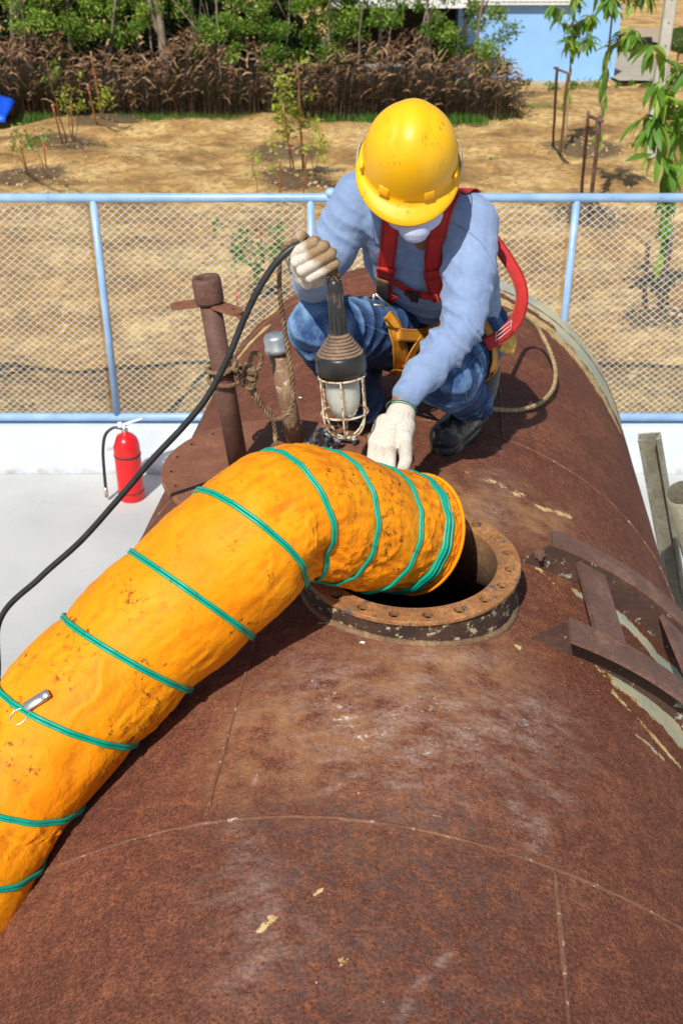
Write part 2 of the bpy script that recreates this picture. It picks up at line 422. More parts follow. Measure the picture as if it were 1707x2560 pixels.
TREES = [
 (18, 24.5, 5, .03, .07, (18, 90, .9, .28, 2.0), 'pale trunked tree at the far left edge, its bare trunk leaning left'),
 (48, 25.2, 5, -.03, .06, (16, 90, .8, .28, 2.2), 'second pale bare trunk from the left edge, behind the brown grass'),
 (100, 24.0, 4.4, .02, .045, (34, 150, .6, .26, 1.2), 'bright green bushy tree above the blue tarpaulin'),
 (178, 24.6, 4.6, -.04, .06, (34, 150, .75, .26, 1.3), 'green tree with forked grey branches above the leaning sapling'),
 (262, 24.2, 4.5, .05, .04, (34, 150, .6, .25, 1.2), 'thin tree thick with leaves above the two bare yellow stakes'),
 (335, 25.0, 4.6, .0, .04, (30, 140, .6, .25, 1.3), 'narrow leafy tree left of the thick leaning trunk'),
 (392, 24.2, 4.6, -.02, .03, (26, 130, .45, .22, 1.5), 'spindly tree with sparse leaves beside the thick leaning trunk'),
 (438, 24.0, 5.2, -.11, .11, (20, 90, 1.0, .3, 2.8), 'tree with the thickest trunk, grey brown and leaning left'),
 (515, 24.6, 5, -.05, .08, (26, 120, .7, .26, 1.9), 'straight brown trunked tree right of the thick leaning trunk'),
 (560, 23.9, 4.2, .03, .03, (40, 150, .55, .24, 1.0), 'light green bushy tree in the middle of the row'),
 (630, 24.8, 4.6, .01, .04, (36, 150, .7, .26, 1.2), 'twin stemmed green tree left of the central sapling'),
 (700, 24.2, 4.4, -.02, .03, (40, 150, .6, .24, 1.0), 'dense green tree behind the central sapling'),
 (770, 24.4, 4.5, .03, .035, (36, 150, .6, .24, 1.0), 'green tree just above the red flower'),
 (838, 24.0, 4.3, .0, .03, (34, 150, .5, .24, 1.1), 'green tree at the left end of the white shed roof'),
 (905, 23.9, 4.0, -.02, .025, (14, 110, .4, .2, 1.0), 'thin sparse tree in front of the dark open shed'),
 (955, 24.1, 4.0, .02, .025, (16, 120, .4, .2, 1.0), 'slim tree with small leaves before the dark shed'),
 (1015, 23.9, 4.1, .03, .03, (12, 110, .4, .2, 1.3), 'tree with bare twin stems before the dark shed'),
 (1080, 24.0, 4.1, -.01, .03, (16, 120, .4, .2, 1.2), 'pale stemmed tree near the right end of the shed'),
 (1175, 24.2, 4.5, .02, .04, (60, 170, .72, .26, .9), 'full green tree beside the light blue wall'),
]
for i, (px, y, h, ln, rt, cr, lb) in enumerate(TREES):
    random.seed(100 + i); t = tree(at_g(px, y), y, h, ln, rt, cr, lb)
# the wood behind, one mass
random.seed(5); pp = []; tt = []
for i in range(430):
    x = random.uniform(-13, -.3 if random.random() < .8 else 2.2); y = random.uniform(25.6, 34)
    if x > -.6: y = random.uniform(36, 40)
    p, t = clumps(1, 130, x, y, -.7, 4.6, .1, .6); pp.append(p); tt.append(t)
o = link('wood', leafmesh('wood', np.concatenate(pp), .2, .6, .2, np.concatenate(tt) * .6), leaf_mat('wood_leaf_shade', (.008, .018, .004), (.018, .04, .008), (.05, .09, .018), .2), smooth=False)  # leaf colours darkened to stand for the shadow behind the front trees
tag(o, 'dense dark wood filling the space behind the row of trees', 'wood', kind='stuff')

m = NM('wood_floor_shade'); m.col(m.ramp(m.noise(6, 6, rough=.7), (.3, (.025, .018, .01)), (.7, (.09, .06, .035)))).rough(.95)  # dark floor sheet: shadow behind the trees put into the ground colour
v = []; f = []
for j in range(30):
    for i in range(40):
        x = -16 + 18.4 * i / 39; y = 23.4 + 20 * j / 29; v.append((x, y, float(zg(y)) + .16 + .04 * math.sin(x * 3 + y * 2)))
f = [(j * 40 + i, j * 40 + i + 1, (j + 1) * 40 + i + 1, (j + 1) * 40 + i) for j in range(29) for i in range(39)]
tag(link('wood_floor', mesh('wf', v, f), m.m), kind='structure')
# ---- tall fountain grass hedge
random.seed(3)
vb = []; fb = []; tb = []; vp = []; fp = []; tp = []
def blade(x, y, z0, h, a, bend, w0, V_, F_, T_, tint, seg=4, plume=0):
    q0 = len(V_); dx, dy = math.cos(a), math.sin(a); px_, py_ = -dy, dx
    pts = []
    for i in range(seg + 1):
        t = i / seg; rr = bend * t * t * h; zz = z0 + h * (t - .25 * bend * t * t * t * 1.4)
        wd = w0 * (1 - t * .9); c_ = V((x + dx * rr, y + dy * rr, zz)); pts.append(c_)
        V_.append((c_.x + px_ * wd, c_.y + py_ * wd, c_.z)); V_.append((c_.x - px_ * wd, c_.y - py_ * wd, c_.z)); T_ += [tint, tint]
    for i in range(seg): F_.append((q0 + 2 * i, q0 + 2 * i + 1, q0 + 2 * i + 3, q0 + 2 * i + 2))
    return pts
def add_plume(base, d, L):
    # arching tapered feathery head: short crossed strips
    q = V(base); dd = V(d).normalized(); n = 6; pts = [q.copy()]; tint = random.random() ** 1.4; sag = random.uniform(.05, .34)
    for i in range(n):
        dd = (dd + V((random.gauss(0, .05), random.gauss(0, .05), -sag))).normalized(); q = q + dd * L / n; pts.append(q.copy())
    fz = random.uniform(.55, .95); rr = [.006 * fz, .014 * fz, .018 * fz, .017 * fz, .013 * fz, .008 * fz, .002]
    b0 = len(vp); v, f = tube(pts, [r_ * random.uniform(.8, 1.2) for r_ in rr], 5, False)
    for x in v: vp.append(tuple(x + V((random.gauss(0, .006), random.gauss(0, .006), random.gauss(0, .006))))); tp.append(min(1, max(0, tint + random.gauss(0, .15))))
    fp.extend([tuple(i + b0 for i in g) for g in f])
XL, XR = -9.5, 3.62
for i in range(16000):
    x = random.uniform(XL, XR); y = random.uniform(22.7, 25.0)
    if x < -5.7: y = max(y, 23.1)
    edge = min(1, (XR - x) / .7 + .15)
    h = (random.uniform(.75, 1.35) + .18 * math.sin(x * 1.7) + .1 * math.sin(x * 4.1 + 2)) * (edge ** .5); a = random.uniform(0, 6.28)
    blade(x, y, float(zg(y)), h, a, random.uniform(.1, 1.3), random.uniform(.004, .011), vb, fb, tb, random.random() ** 1.5)
for i in range(2600):
    x = random.uniform(XL, XR + .1); y = random.uniform(22.6, 24.8)
    edge = min(1, (XR + .1 - x) / .7 + .2)
    hm = (1.12 + .2 * math.sin(x * 1.7) + .1 * math.sin(x * 4.1 + 2)) * (edge ** .5)
    h = hm * (random.uniform(.25, 1.05) if y < 23.6 else random.uniform(.8, 1.16)); a = random.gauss(-.4, 1.5)
    b = (x + random.uniform(-.1, .1), y, float(zg(y)) + h)
    add_plume(b, (math.cos(a) * .7, math.sin(a) * .5, random.uniform(.4, 1.3)), random.uniform(.16, .34))
    blade(b[0], y + .05, float(zg(y)), h, a, .03, .004, vb, fb, tb, .7, 2)
me = mesh('tall_grass', vb + vp, fb + [tuple(i + len(vb) for i in g) for g in fp]); setattr_f(me, 'tint', tb + tp)
o = link('tall_grass', me, [M_REED, M_PLUME], smooth=False)
mi = np.zeros(len(me.polygons), int); mi[len(fb):] = 1; me.polygons.foreach_set('material_index', mi)
tag(o, 'tall dark brown fountain grass with drooping tan plumes in front of the trees', 'tall grass', kind='stuff')
# ---- green grass fringe
vb, fb, tb = [], [], []
def tuft(cx, cy, n, rad, hh):
    for i in range(n):
        x = cx + random.gauss(0, rad); y = cy + random.gauss(0, rad * .6)
        blade(x, y, ground_z(x, y) - .02 if False else float(zg(y)), hh * random.uniform(.6, 1.3), random.uniform(0, 6.28), random.uniform(.2, .8), .007, vb, fb, tb, random.random(), 2)
for i in range(150):
    x = random.uniform(-7.2, 3.3)
    if math.sin(x * 1.3) + math.sin(x * 3.1 + 1) > -.6: tuft(x, 22.45 + random.uniform(-.15, .25), 34, .16, .2)
for px, py, n, rad, hh in ((1330, 280, 260, .33, .25), (1255, 300, 160, .25, .2), (900, 296, 160, .3, .22), (1590, 362, 40, .06, .1), (1435, 330, 40, .12, .08), (1232, 396, 18, .05, .05), (250, 275, 120, .25, .3), (60, 300, 140, .3, .3), (130, 250, 120, .2, .4)):
    pass
for g, n, rad, hh in (((4.0243,23.9709,-0.4985), 300, .33, .25), ((3.2591,22.9793,-0.449), 160, .25, .2), ((0.3794,23.107,-0.4554), 220, .3, .25), ((5.0832,19.3056,-0.2653), 60, .08, .12), ((4.3279,20.9402,-0.347), 50, .12, .08), ((2.4505,18.013,-0.2006), 20, .05, .05), ((4.8618,20.1665,-0.3083), 50, .2, .08), ((-5.8625,23.6315,-0.4816), 200, .4, .3)):
    tuft(g[0], g[1], n, rad, hh)
me = mesh('grass', vb, fb); setattr_f(me, 'tint', tb)
tag(link('grass', me, M_GRASS, smooth=False), 'green grass tufts along the foot of the tall brown grass', 'grass', kind='stuff')

# ---- blue building, open shed, concrete apron, pole
M_SKYBLUE = simple('sky_blue_render', (.26, .50, .90), .7, .05, 2)
M_WHITE = simple('white_trim', (.80, .80, .78), .6, .06, 6)
M_DARKIN = simple('shed_interior', (.05, .045, .04), .9, .3, 5)
m = NM('apron_concrete'); k = m.mix(m.noise(2, 6), (.34, .29, .21), (.50, .45, .35)); k = m.mix(m.ramp(m.noise(9, 6, rough=.7), (.55, 0), (.7, .5)), k, (.25, .2, .14)); m.col(k).rough(.9); M_APR = m.m
bx0, bx1, by0 = 3.05, 7.3, 31.0
bl = empty('blue_building', (5, by0, -.85), 'low building with light blue wall and white vented roof edge', 'building')
mb = MB(); mb.box(((bx0 + bx1) / 2, by0 + 1.6, .08), ((bx1 - bx0) / 2, 1.6, .97)); o = link('wall', mb.mesh('wall'), M_SKYBLUE, smooth=False); adopt(bl, o)
mb = MB(); mb.box(((bx0 + bx1) / 2 - .7, by0 + 1.55, 1.20), ((bx1 - bx0) / 2 - .65, 1.75, .15)); o = link('roof', mb.mesh('roof'), M_WHITE, smooth=False); adopt(bl, o)
mb = MB()
for i in range(21): mb.box((bx0 + .1 + i * .148, by0 - .21, 1.135), (.062, .012, .018))
for i in range(21): mb.box((bx0 + .1 + i * .148, by0 - .21, 1.23), (.062, .012, .018))
o = link('roof_vent', mb.mesh('vent'), simple('vent_grey', (.5, .5, .5), .6), smooth=False); adopt(bl, o); tag(o, kind='stuff')
mb = MB(); mb.box(((bx0 + bx1) / 2 - .5, by0 - .12, -.86), ((bx1 - bx0) / 2 + 1.0, .4, .05)); o = link('plinth', mb.mesh('plinth'), M_APR, smooth=False); adopt(bl, o)
sh = empty('open_shed', (.9, 28.6, -.73), 'open fronted dark shed with a white roof edge behind the trees', 'shed')
mb = MB(); mb.box((1.45, 30.2, 1.27), (1.75, 1.7, .11)); o = link('roof', mb.mesh('roof'), M_WHITE, smooth=False); adopt(sh, o)
mb = MB(); mb.box((1.45, 31.9, .20), (1.75, .05, .95)); mb.box((-.27, 30.2, .20), (.04, 1.6, .94)); o = link('back_wall', mb.mesh('bw'), M_DARKIN, smooth=False); adopt(sh, o)
for x in (-.2, .95, 2.1, 3.0):
    mb = MB(); mb.box((x, 28.62, .20), (.045, .045, .955)); o = link('post', mb.mesh('post'), M_DARKIN, smooth=False); adopt(sh, o)
mb = MB(); mb.box((1.1, 29.6, -.25), (.5, .22, .02)); mb.box((.7, 29.6, -.5), (.03, .18, .24)); mb.box((1.5, 29.6, -.5), (.03, .18, .24))
tag(link('bench', mb.mesh('bench'), M_WHITE, smooth=False), 'pale bench standing in the shade of the open shed', 'bench')
g = (8.1777,31.5541,-0.8777); h = (11.5802,44.4054,-1.5203)
ap = link('concrete_path', mesh('path', [(7.2, 29.9, -.66), (9.1, 29.9, -.66), (10.8, 44, -1.33), (11.4, 60, -2.15), (7.6, 60, -2.15), (7.35, 44, -1.33)], [(0, 1, 2, 5), (5, 2, 3, 4)]), M_APR); tag(ap, kind='structure')
m = NM('dirt_road_mat'); k = m.mix(m.noise(3, 5), (.36, .27, .17), (.50, .38, .24)); m.col(k).rough(.95)
tag(link('dirt_road', mesh('road', [(12.3, 38, -1.04), (30, 33, -.80), (34, 50, -1.63), (11.5, 60, -2.13)], [(0, 1, 2, 3)]), m.m), kind='structure')
# pipes lying beyond the building corner
for k_, (yy, zz, lb) in enumerate(((40.0, -1.02, 'lower black pipe lying beyond the blue building corner'), (40.3, -.86, 'upper black pipe lying beyond the blue building corner'))):
    mb = MB(); mb.tube([(9.2, yy, zz), (10.75, yy + .5, zz)], .11, 10); tag(link('black_pipe', mb.mesh('bp'), simple('black_plastic', (.03, .03, .03), .5)), lb, 'pipe', 'black pipes behind the blue building')
# low plants along the foot of the building
pp, tt = [], []
for i in range(46):
    x = random.uniform(2.6, 8.8); y = random.uniform(28.0, 28.6); p, t = clumps(1, 60, x, y, float(zg(y)) + .1, float(zg(y)) + .22, .05, random.uniform(.1, .2)); pp.append(p); tt.append(t)
tag(link('low_hedge', leafmesh('hedge', np.concatenate(pp), .06, .5, 0, np.concatenate(tt) * .7), M_LEAF, smooth=False), 'row of small green plants along the foot of the blue building', 'plants', kind='stuff')

# concrete pole with holes
pg = (5.1127,18.5529,-0.2276)
pole = empty('concrete_pole', pg, 'square tapered concrete utility pole with small holes, right side', 'pole')
hw = .085
mb = MB(); mb.add([(-hw*1.15, -hw, -.2), (hw*1.15, -hw, -.2), (hw*1.15, hw, -.2), (-hw*1.15, hw, -.2), (-hw*.8, -hw*.8, 6), (hw*.8, -hw*.8, 6), (hw*.8, hw*.8, 6), (-hw*.8, hw*.8, 6)], [(0, 1, 5, 4), (1, 2, 6, 5), (2, 3, 7, 6), (3, 0, 4, 7), (4, 5, 6, 7)])
o = link('shaft', mb.mesh('shaft'), simple('pole_concrete', (.45, .44, .38), .9, .15, 8), pole, smooth=False)
bv = o.modifiers.new('b', 'BEVEL'); bv.width = .015; bake(o); o.data.polygons.foreach_set('use_smooth', [False] * len(o.data.polygons))
for i in range(10):
    zz = .35 + i * .33; mb = MB(); mb.tube([(0, -hw * (1 - .033 * zz) - .002, zz), (0, -hw * (1 - .033 * zz) + .02, zz)], .014, 10); link('bolt_hole', mb.mesh('hole'), M_DARKIN, pole)

# clipped round bush
bg_ = (10.6531,36.9354,-1.1468)
bs = empty('round_bush', bg_, 'small clipped round bush on a short stem at the right edge', 'bush')
mb = MB(); mb.tube([(0, 0, -.05), (.02, 0, .5)], .03, 7); link('trunk', mb.mesh('t'), M_BARK, bs)
p = rng.normal(size=(5200, 3)); p /= np.linalg.norm(p, axis=1)[:, None]; p *= .42 * rng.uniform(.75, 1.05, (5200, 1)); p[:, 2] = p[:, 2] * .85 + .72
link('crown', leafmesh('rb', p, .05, .6, 0, np.full(5200, .12)), M_LEAF, bs, smooth=False)

# blue tarpaulin, left
tg = (-6.8991,23.7662,-0.4883)
nxx, nyy = 26, 16; v = []
for j in range(nyy):
    for i in range(nxx):
        x = -1.5 + 1.95 * i / (nxx - 1); y = .9 * j / (nyy - 1); e = max(0, (i / (nxx - 1) - .8) / .2)
        zz = .12 + .34 * (j / (nyy - 1)) * (1 - .6 * e) + .02 * math.sin(x * 9 + y * 5) + .015 * math.sin(x * 21); v.append((x, y, zz if j else .03))
f = [(j * nxx + i, j * nxx + i + 1, (j + 1) * nxx + i + 1, (j + 1) * nxx + i) for j in range(nyy - 1) for i in range(nxx - 1)]
o = link('tarpaulin', mesh('tarp', v, f), simple('blue_tarp', (.01, .10, .75), .4, .2, 5)); o.location = (tg[0], 21.75, float(zg(21.75)) + .08); so = o.modifiers.new('s', 'SOLIDIFY'); so.thickness = .012; bake(o)
tag(o, 'bright blue tarpaulin heaped on the ground at the left edge', 'tarpaulin')

# ---- saplings with stakes
def stick_pts(a, b, wob=.02, n=7):
    a, b = V(a), V(b); return [a.lerp(b, i / n) + V((random.uniform(-wob, wob), random.uniform(-wob, wob), 0)) * (1 if 0 < i < n else 0) for i in range(n + 1)]
def sapling(stems, label, leaf_n, mat, lsize=.05, spread=.12, low=.3, twigs=6):
    base = V(stems[0][0]); r = empty('sapling', base, label, 'sapling', 'young saplings planted in the field')
    pp = []
    for a, b, rad in stems:
        mb = MB(); pts = stick_pts(a, b); mb.tube(pts, [rad * (1 - .6 * i / 7) for i in range(8)], 6)
        L = (V(b) - V(a)).length
        for q in range(twigs):
            t = random.uniform(low, .98); s_ = V(a).lerp(V(b), t); an = random.uniform(0, 6.28); l_ = random.uniform(.5, 1) * spread * 1.6
            e = s_ + V((math.cos(an) * l_, math.sin(an) * l_ * .6, l_ * .6)); mb.tube([s_, s_.lerp(e, .5) + V((0, 0, -.01)), e], [rad * .4, rad * .3, rad * .15], 4)
            for z_ in range(max(1, int(leaf_n * 2.2) // twigs // len(stems))):
                c_ = s_.lerp(e, random.uniform(.3, 1.1)); pp.append(c_ + V((random.gauss(0, spread * .28), random.gauss(0, spread * .28), random.gauss(0, spread * .28))))
        o = link('stem', mb.mesh('stem'), M_STICK); adopt(r, o)
    if pp:
        o = link('leaves', leafmesh('leaves', np.array([tuple(p) for p in pp]), lsize * 1.25, .55, .25, np.full(len(pp), random.uniform(.4, .7))), mat, smooth=False); adopt(r, o)
    return r
def stake(a, b, label, rad=.016, ribbon=None, mat=None, rib_at=None):
    a = V(a); r = empty('stake', a, label, 'stake', 'wooden stakes holding the saplings')
    mb = MB(); mb.tube(stick_pts(a - V((0, 0, .08)), b, .004), rad, 8); o = link('pole', mb.mesh('pole'), mat or M_STAKE); adopt(r, o)
    if ribbon is not None:
        c_ = V(a).lerp(V(b), ribbon); mb = MB(); d = (V(b) - V(a)).normalized()
        mb.tube([c_ - d * .035, c_ + d * .035], rad * 1.35, 8); mb.add([c_ + V((0, -rad * 1.4, 0)), c_ + V((.018, -rad * 1.6, -.01)), c_ + V((.022, -rad * 1.8, -.07)), c_ + V((.006, -rad * 1.5, -.06))], [(0, 1, 2, 3)])
        o = link('ribbon', mb.mesh('rib'), M_RIB); adopt(r, o)
    return r
random.seed(11)
sapling([((-4.7946,19.5849,-0.2792), (-4.4634,17.6,1.2858), .014)], 'tall sapling left of the staked pair, its green tuft against the trees', 30, M_LEAF, .07, .12, .8)
stake((-4.8863,19.6797,-0.284), (-4.5574,18,0.6356), 'leaning brown stake with a red ribbon at its top, left', ribbon=.96)
sapling([((-4.7967,20.0674,-0.3034), (-4.4173,18.2,0.9454), .009), ((-4.7609,20.0674,-0.3034), (-4.087,18.2,1.0636), .008)], 'forked yellow green sapling between the two left stakes', 90, M_LEAF2, .05, .13, .45)
stake((-4.7967,20.0674,-0.3034), (-4.309,18.2,0.6461), 'short stake with red ribbon right of the leaning brown one', .013, .93)
stake((-4.7194,21.8865,-0.3943), (-4.4519,20.2,0.6185), 'stake with a red ribbon just left of the tallest bare stake', .017, .9)
stake((-4.6725,22.2398,-0.412), (-4.3988,20.5,1.1173), 'tallest bare yellow stake standing against the brown grass', .018, .72)
sapling([((-4.7348,21.7711,-0.3886), (-3.9972,20.2,0.5987), .008)], 'small yellow leaved sapling leaning on the tall bare stakes', 60, M_LEAF2, .05, .14, .5)
sapling([((-4.7517,16.729,-0.1364), (-3.976,13.9,0.9701), .008), ((-4.7546,16.6937,-0.1347), (-4.1056,13.9,1.0267), .006)], 'low green sapling with sparse leaves at the left edge', 46, M_LEAF, .05, .12, .5)
stake((-4.7701,16.7998,-0.14), (-3.9788,13.9,0.8846), 'thin stake with pink ribbon at the far left of the field', .01, .95)
sapling([((-4.4855,16.729,-0.1364), (-3.8399,14.1,0.9911), .007)], 'low green sapling beside the second pink ribboned stake', 44, M_LEAF, .05, .13, .5)
stake((-4.4211,16.5889,-0.1294), (-3.7392,14.1,0.8131), 'thin stake with pink ribbon second from the left edge', .01, .97)
sapling([((-0.7267,16.9794,-0.149), (-0.8832,15.6,1.4117), .012), ((-0.579,17.1624,-0.1581), (-0.5987,15.6,1.5874), .010), ((-0.7696,16.9794,-0.149), (-0.8043,15.6,1.3357), .008)], 'tall yellow leaved sapling on stakes left of the helmet', 260, M_LEAF2, .06, .15, .35, 12)
stake((-0.5976,17.1624,-0.1581), (-0.5933,15.7,1.4996), 'tallest stake with a pink ribbon in the central sapling', .014, .36)
stake((-0.7471,16.729,-0.1364), (-0.7911,15.5,1.0438), 'middle stake with a pink ribbon in the central sapling', .013, .45)
stake((-0.8351,14.8884,-0.0444), (-0.7395,13.4,0.7377), 'short stake with a ribbon left, just above the blue rail', .011, .45)
stake((-0.525,14.8884,-0.0444), (-0.4252,13.4,0.8077), 'short stake with a ribbon left of the blue post cap', .011, .4)
sapling([((-0.3783,16.451,-0.1225), (-0.2812,14.8,0.8063), .006), ((-0.4081,16.451,-0.1225), (-0.4365,14.8,0.9566), .006)], 'thin yellow sapling between the central stakes and the helmet', 80, M_LEAF2, .05, .12, .3)
sapling([((-1.1442,15.0323,-0.0516), (-1.1104,13.6,0.8616), .006), ((-0.8651,15.4797,-0.074), (-0.9378,13.6,0.9317), .005)], 'thin nearly bare sapling left of the central one', 46, M_LEAF2, .05, .1, .3)
sapling([((-0.9441,9.6944,0.2), (-0.9482,9.2,1.0747), .006), ((-0.9069,9.6944,0.2), (-0.7323,9.2,0.9376), .005)], 'green sapling seen through the wire between rope and cable', 80, M_LEAF, .055, .10, .45)
sapling([((-0.6519,10.4962,0.1752), (-0.5788,9.6,1.0399), .005)], 'thin green sapling seen through the wire beside the raised glove', 50, M_LEAF, .05, .08, .3)
stake((-0.9443,9.2576,0.2), (-0.8674,8.7,0.6761), 'short orange stake with pink ribbon seen through the wire', .009, .9)
stake((-0.8568,11.4919,0.1254), (-0.7833,10.4,0.7583), 'thin stake with pink ribbon through the wire left of the glove', .008, .8)

# ---- mango trees: long leaves, every leaf a part
def mango(base, h, nleaf, label, lean=(0, 0), r0=.02, z_low=.5, rad=.4, size=.2, seed=1, lowdroop=14):
    random.seed(seed); r = empty('mango_tree', base, label, 'tree', 'mango saplings with long leaves')
    mb = MB(); pts = [(lean[0] * t * h, lean[1] * t * h, t * h) for t in [i / 8 for i in range(9)]]
    mb.tube(pts, [r0 * (1 - .5 * i / 8) for i in range(9)], 8); tips = []
    for i in range(12):
        t = random.uniform(z_low, 1); a = random.uniform(0, 6.28); s_ = V((lean[0] * t * h, lean[1] * t * h, t * h)); l_ = rad * random.uniform(.5, 1)
        e = s_ + V((math.cos(a) * l_, math.sin(a) * l_, l_ * .5)); mb.tube([s_, s_.lerp(e, .5) + V((0, 0, .03)), e], [r0 * .4, r0 * .3, r0 * .2], 5); tips.append((s_, e))
    link('trunk', mb.mesh('trunk'), M_STICK, r)
    lms = []
    for k in range(3):      # leaf shapes: folded lance blades with a droop
        n = 7; v = []; 
        for i in range(n):
            t = i / (n - 1); wd = .13 * math.sin(math.pi * min(1, t * .93 + .05)) ** .8; zz = -(.28 + .12 * k) * t * t + .06 * t
            v += [(t, -wd, zz + wd * .35), (t, 0, zz), (t, wd, zz + wd * .35)]
        f = []
        for i in range(n - 1):
            a = i * 3; f += [(a, a + 3, a + 4, a + 1), (a + 1, a + 4, a + 5, a + 2)]
        me = mesh('leaf', v, f); me.materials.append(M_LEAF3); me.polygons.foreach_set('use_smooth', [True] * len(me.polygons))
        setattr_f(me, 'tint', [(.25, .5, .8)[k]] * len(v)); lms.append(me)
    for i in range(nleaf):
        if i < lowdroop: t = random.uniform(.3, z_low + .1); p = V((lean[0] * t * h, lean[1] * t * h, t * h)); a = random.uniform(0, 6.28); pitch = random.uniform(.9, 1.4)
        else:
            s_, e = random.choice(tips); p = s_.lerp(e, random.choice((1, 1, 1, .6, .3))) + V((random.gauss(0, .02), random.gauss(0, .02), random.gauss(0, .02))); a = random.uniform(0, 6.28); pitch = random.uniform(-.1, 1.2)
        o = bpy.data.objects.new('leaf', random.choice(lms)); C.objects.link(o); o.parent = r; o.location = p
        o.rotation_euler = (random.uniform(-.5, .5), pitch, a); s2 = size * random.uniform(.7, 1.25); o.scale = (s2, s2, s2)
    return r
g1 = V((3.821,19.1235,-0.2562)); mango(g1, 2.2, 230, 'mango sapling in front of the blue wall, nearest the brown grass', (-.04, 0), .02, .66, .42, .21, 21, 10)
g2 = V((3.2138,14.0746,-0.0037)); mango(g2, 2.75, 295, 'tall mango sapling with crown across the blue wall corner', (.0, .0), .022, .62, .42, .20, 22, 40)
g3 = V((2.8563,9.1949,0.2)); mango(g3, 2.15, 225, 'nearest mango sapling at the right edge behind the fence', (-.10, 0), .016, .60, .27, .22, 23, 80)
def prop(a, b, label, rad=.02, mat=None):
    a = V(a); r = empty('stake', a, label, 'stake', 'stakes beside the mango saplings')
    mb = MB(); mb.tube(stick_pts(a - V((0, 0, .08)), b, .006), [rad] * 8, 8); o = link('pole', mb.mesh('pole'), mat or M_PURP); adopt(r, o); return r, mb
r_, _ = prop((3.6965,19.5849,-0.2792), (3.1433,16.9,1.3195), 'left stake of the pair tied under the farther mango sapling', .022)
r_, _ = prop((3.6906,18.8562,-0.2428), (3.1959,16.3,1.3338), 'right stake of the pair tied under the farther mango sapling', .022, M_STICK)
mb = MB(); mb.tube([(3.0932,16.85,1.326), (3.2065,16.2,1.3261)], .018, 7); tag(link('cross_stick', mb.mesh('cs'), M_PURP), 'short stick tied across the farther pair of stakes', 'stick')
prop((3.2004,14.6079,-0.0304), (2.9081,13.4,1.2872), 'left stake of the middle mango sapling, rising above the rail', .022)
prop((3.0765,13.4555,0.0272), (2.9056,12.8,1.3348), 'right dark stake of the middle mango sapling, tied at its top', .025)
mb = MB(); mb.tube([(2.8939,13.2,1.2671), (2.9243,12.7,1.3047)], .02, 7); tag(link('cross_stick', mb.mesh('cs'), M_PURP), 'short stick tied across the middle pair of stakes', 'stick')
prop((2.7902,9.582,0.2), (2.6556,9.3,0.8747), 'left stake beneath the nearest mango sapling, behind the wire', .02)
prop((2.7652,9.1021,0.2), (2.7656,9,1.0438), 'right leaning stake beneath the nearest mango sapling, behind the wire', .018)

# ================================================================== FIRE EXTINGUISHER
M_RED = NM('extinguisher_red'); n = M_RED.noise(18, 6, rough=.7)
M_RED.col(M_RED.mix(M_RED.ramp(n, (.58, 0), (.68, .6)), (.72, .012, .015), (.25, .01, .01))).rough(.28); M_RED = M_RED.m
M_RUB = simple('black_rubber', (.02, .021, .022), .45, .3, 40)
ex = (-1.3467,5.9638,0.2)
eb = (-1.40, 6.33, 0)
ext = empty('fire_extinguisher', eb, 'red fire extinguisher standing on the concrete in front of the low wall', 'extinguisher')
link('body', mesh('b', *lathe([(0, .0), (.066, .0), (.07, .006), (.072, .02), (.072, .37), (.069, .40), (.06, .43), (.045, .452), (.025, .465), (.018, .475), (.018, .485), (0, .485)], 36)), M_RED, ext)
link('band', mesh('b', *lathe([(.0735, .315), (.0745, .32), (.0745, .325), (.0735, .33)], 36)), M_DARKIN, ext)
link('band', mesh('b', *lathe([(.0735, .06), (.0745, .064), (.0735, .068)], 36)), M_DARKIN, ext)
M_CHR = simple('valve_metal', (.6, .58, .52), .3, .15, 30, .9)
ext.scale = (1.2, 1.2, 1.02)
link('valve', mesh('v', *lathe([(.018, .48), (.018, .50), (.014, .505), (.014, .53), (0, .532)], 16)), M_CHR, ext)
mb = MB(); mb.box((.035, 0, .545), (.07, .011, .005), Matrix.Rotation(R(-22), 3, 'Y')); mb.box((.03, 0, .512), (.055, .011, .004), Matrix.Rotation(R(8), 3, 'Y')); mb.box((-.022, 0, .525), (.012, .01, .018))
o = link('handle', mb.mesh('h'), M_WHITE, ext, smooth=False); bv = o.modifiers.new('b', 'BEVEL'); bv.width = .003; bake(o)
mb = MB(); mb.tube(crom([(-.015, 0, .50), (-.06, 0, .505), (-.105, -.01, .46), (-.125, -.02, .36), (-.13, -.03, .22), (-.132, -.035, .09)], 8), .009, 10); link('hose', mb.mesh('hose'), M_RUB, ext)
mb = MB(); mb.tube([(-.132, -.035, .10), (-.132, -.036, .03)], .0105, 10); link('nozzle', mb.mesh('nz'), M_CHR, ext)
mb = MB(); mb.add([(-.035, -.03, .49), (-.06, -.035, .47), (-.10, -.05, .37), (-.065, -.06, .385)], [(0, 1, 2, 3)]); o = link('tag', mb.mesh('tag'), M_WHITE, ext, smooth=False); so = o.modifiers.new('s', 'SOLIDIFY'); so.thickness = .002; bake(o)

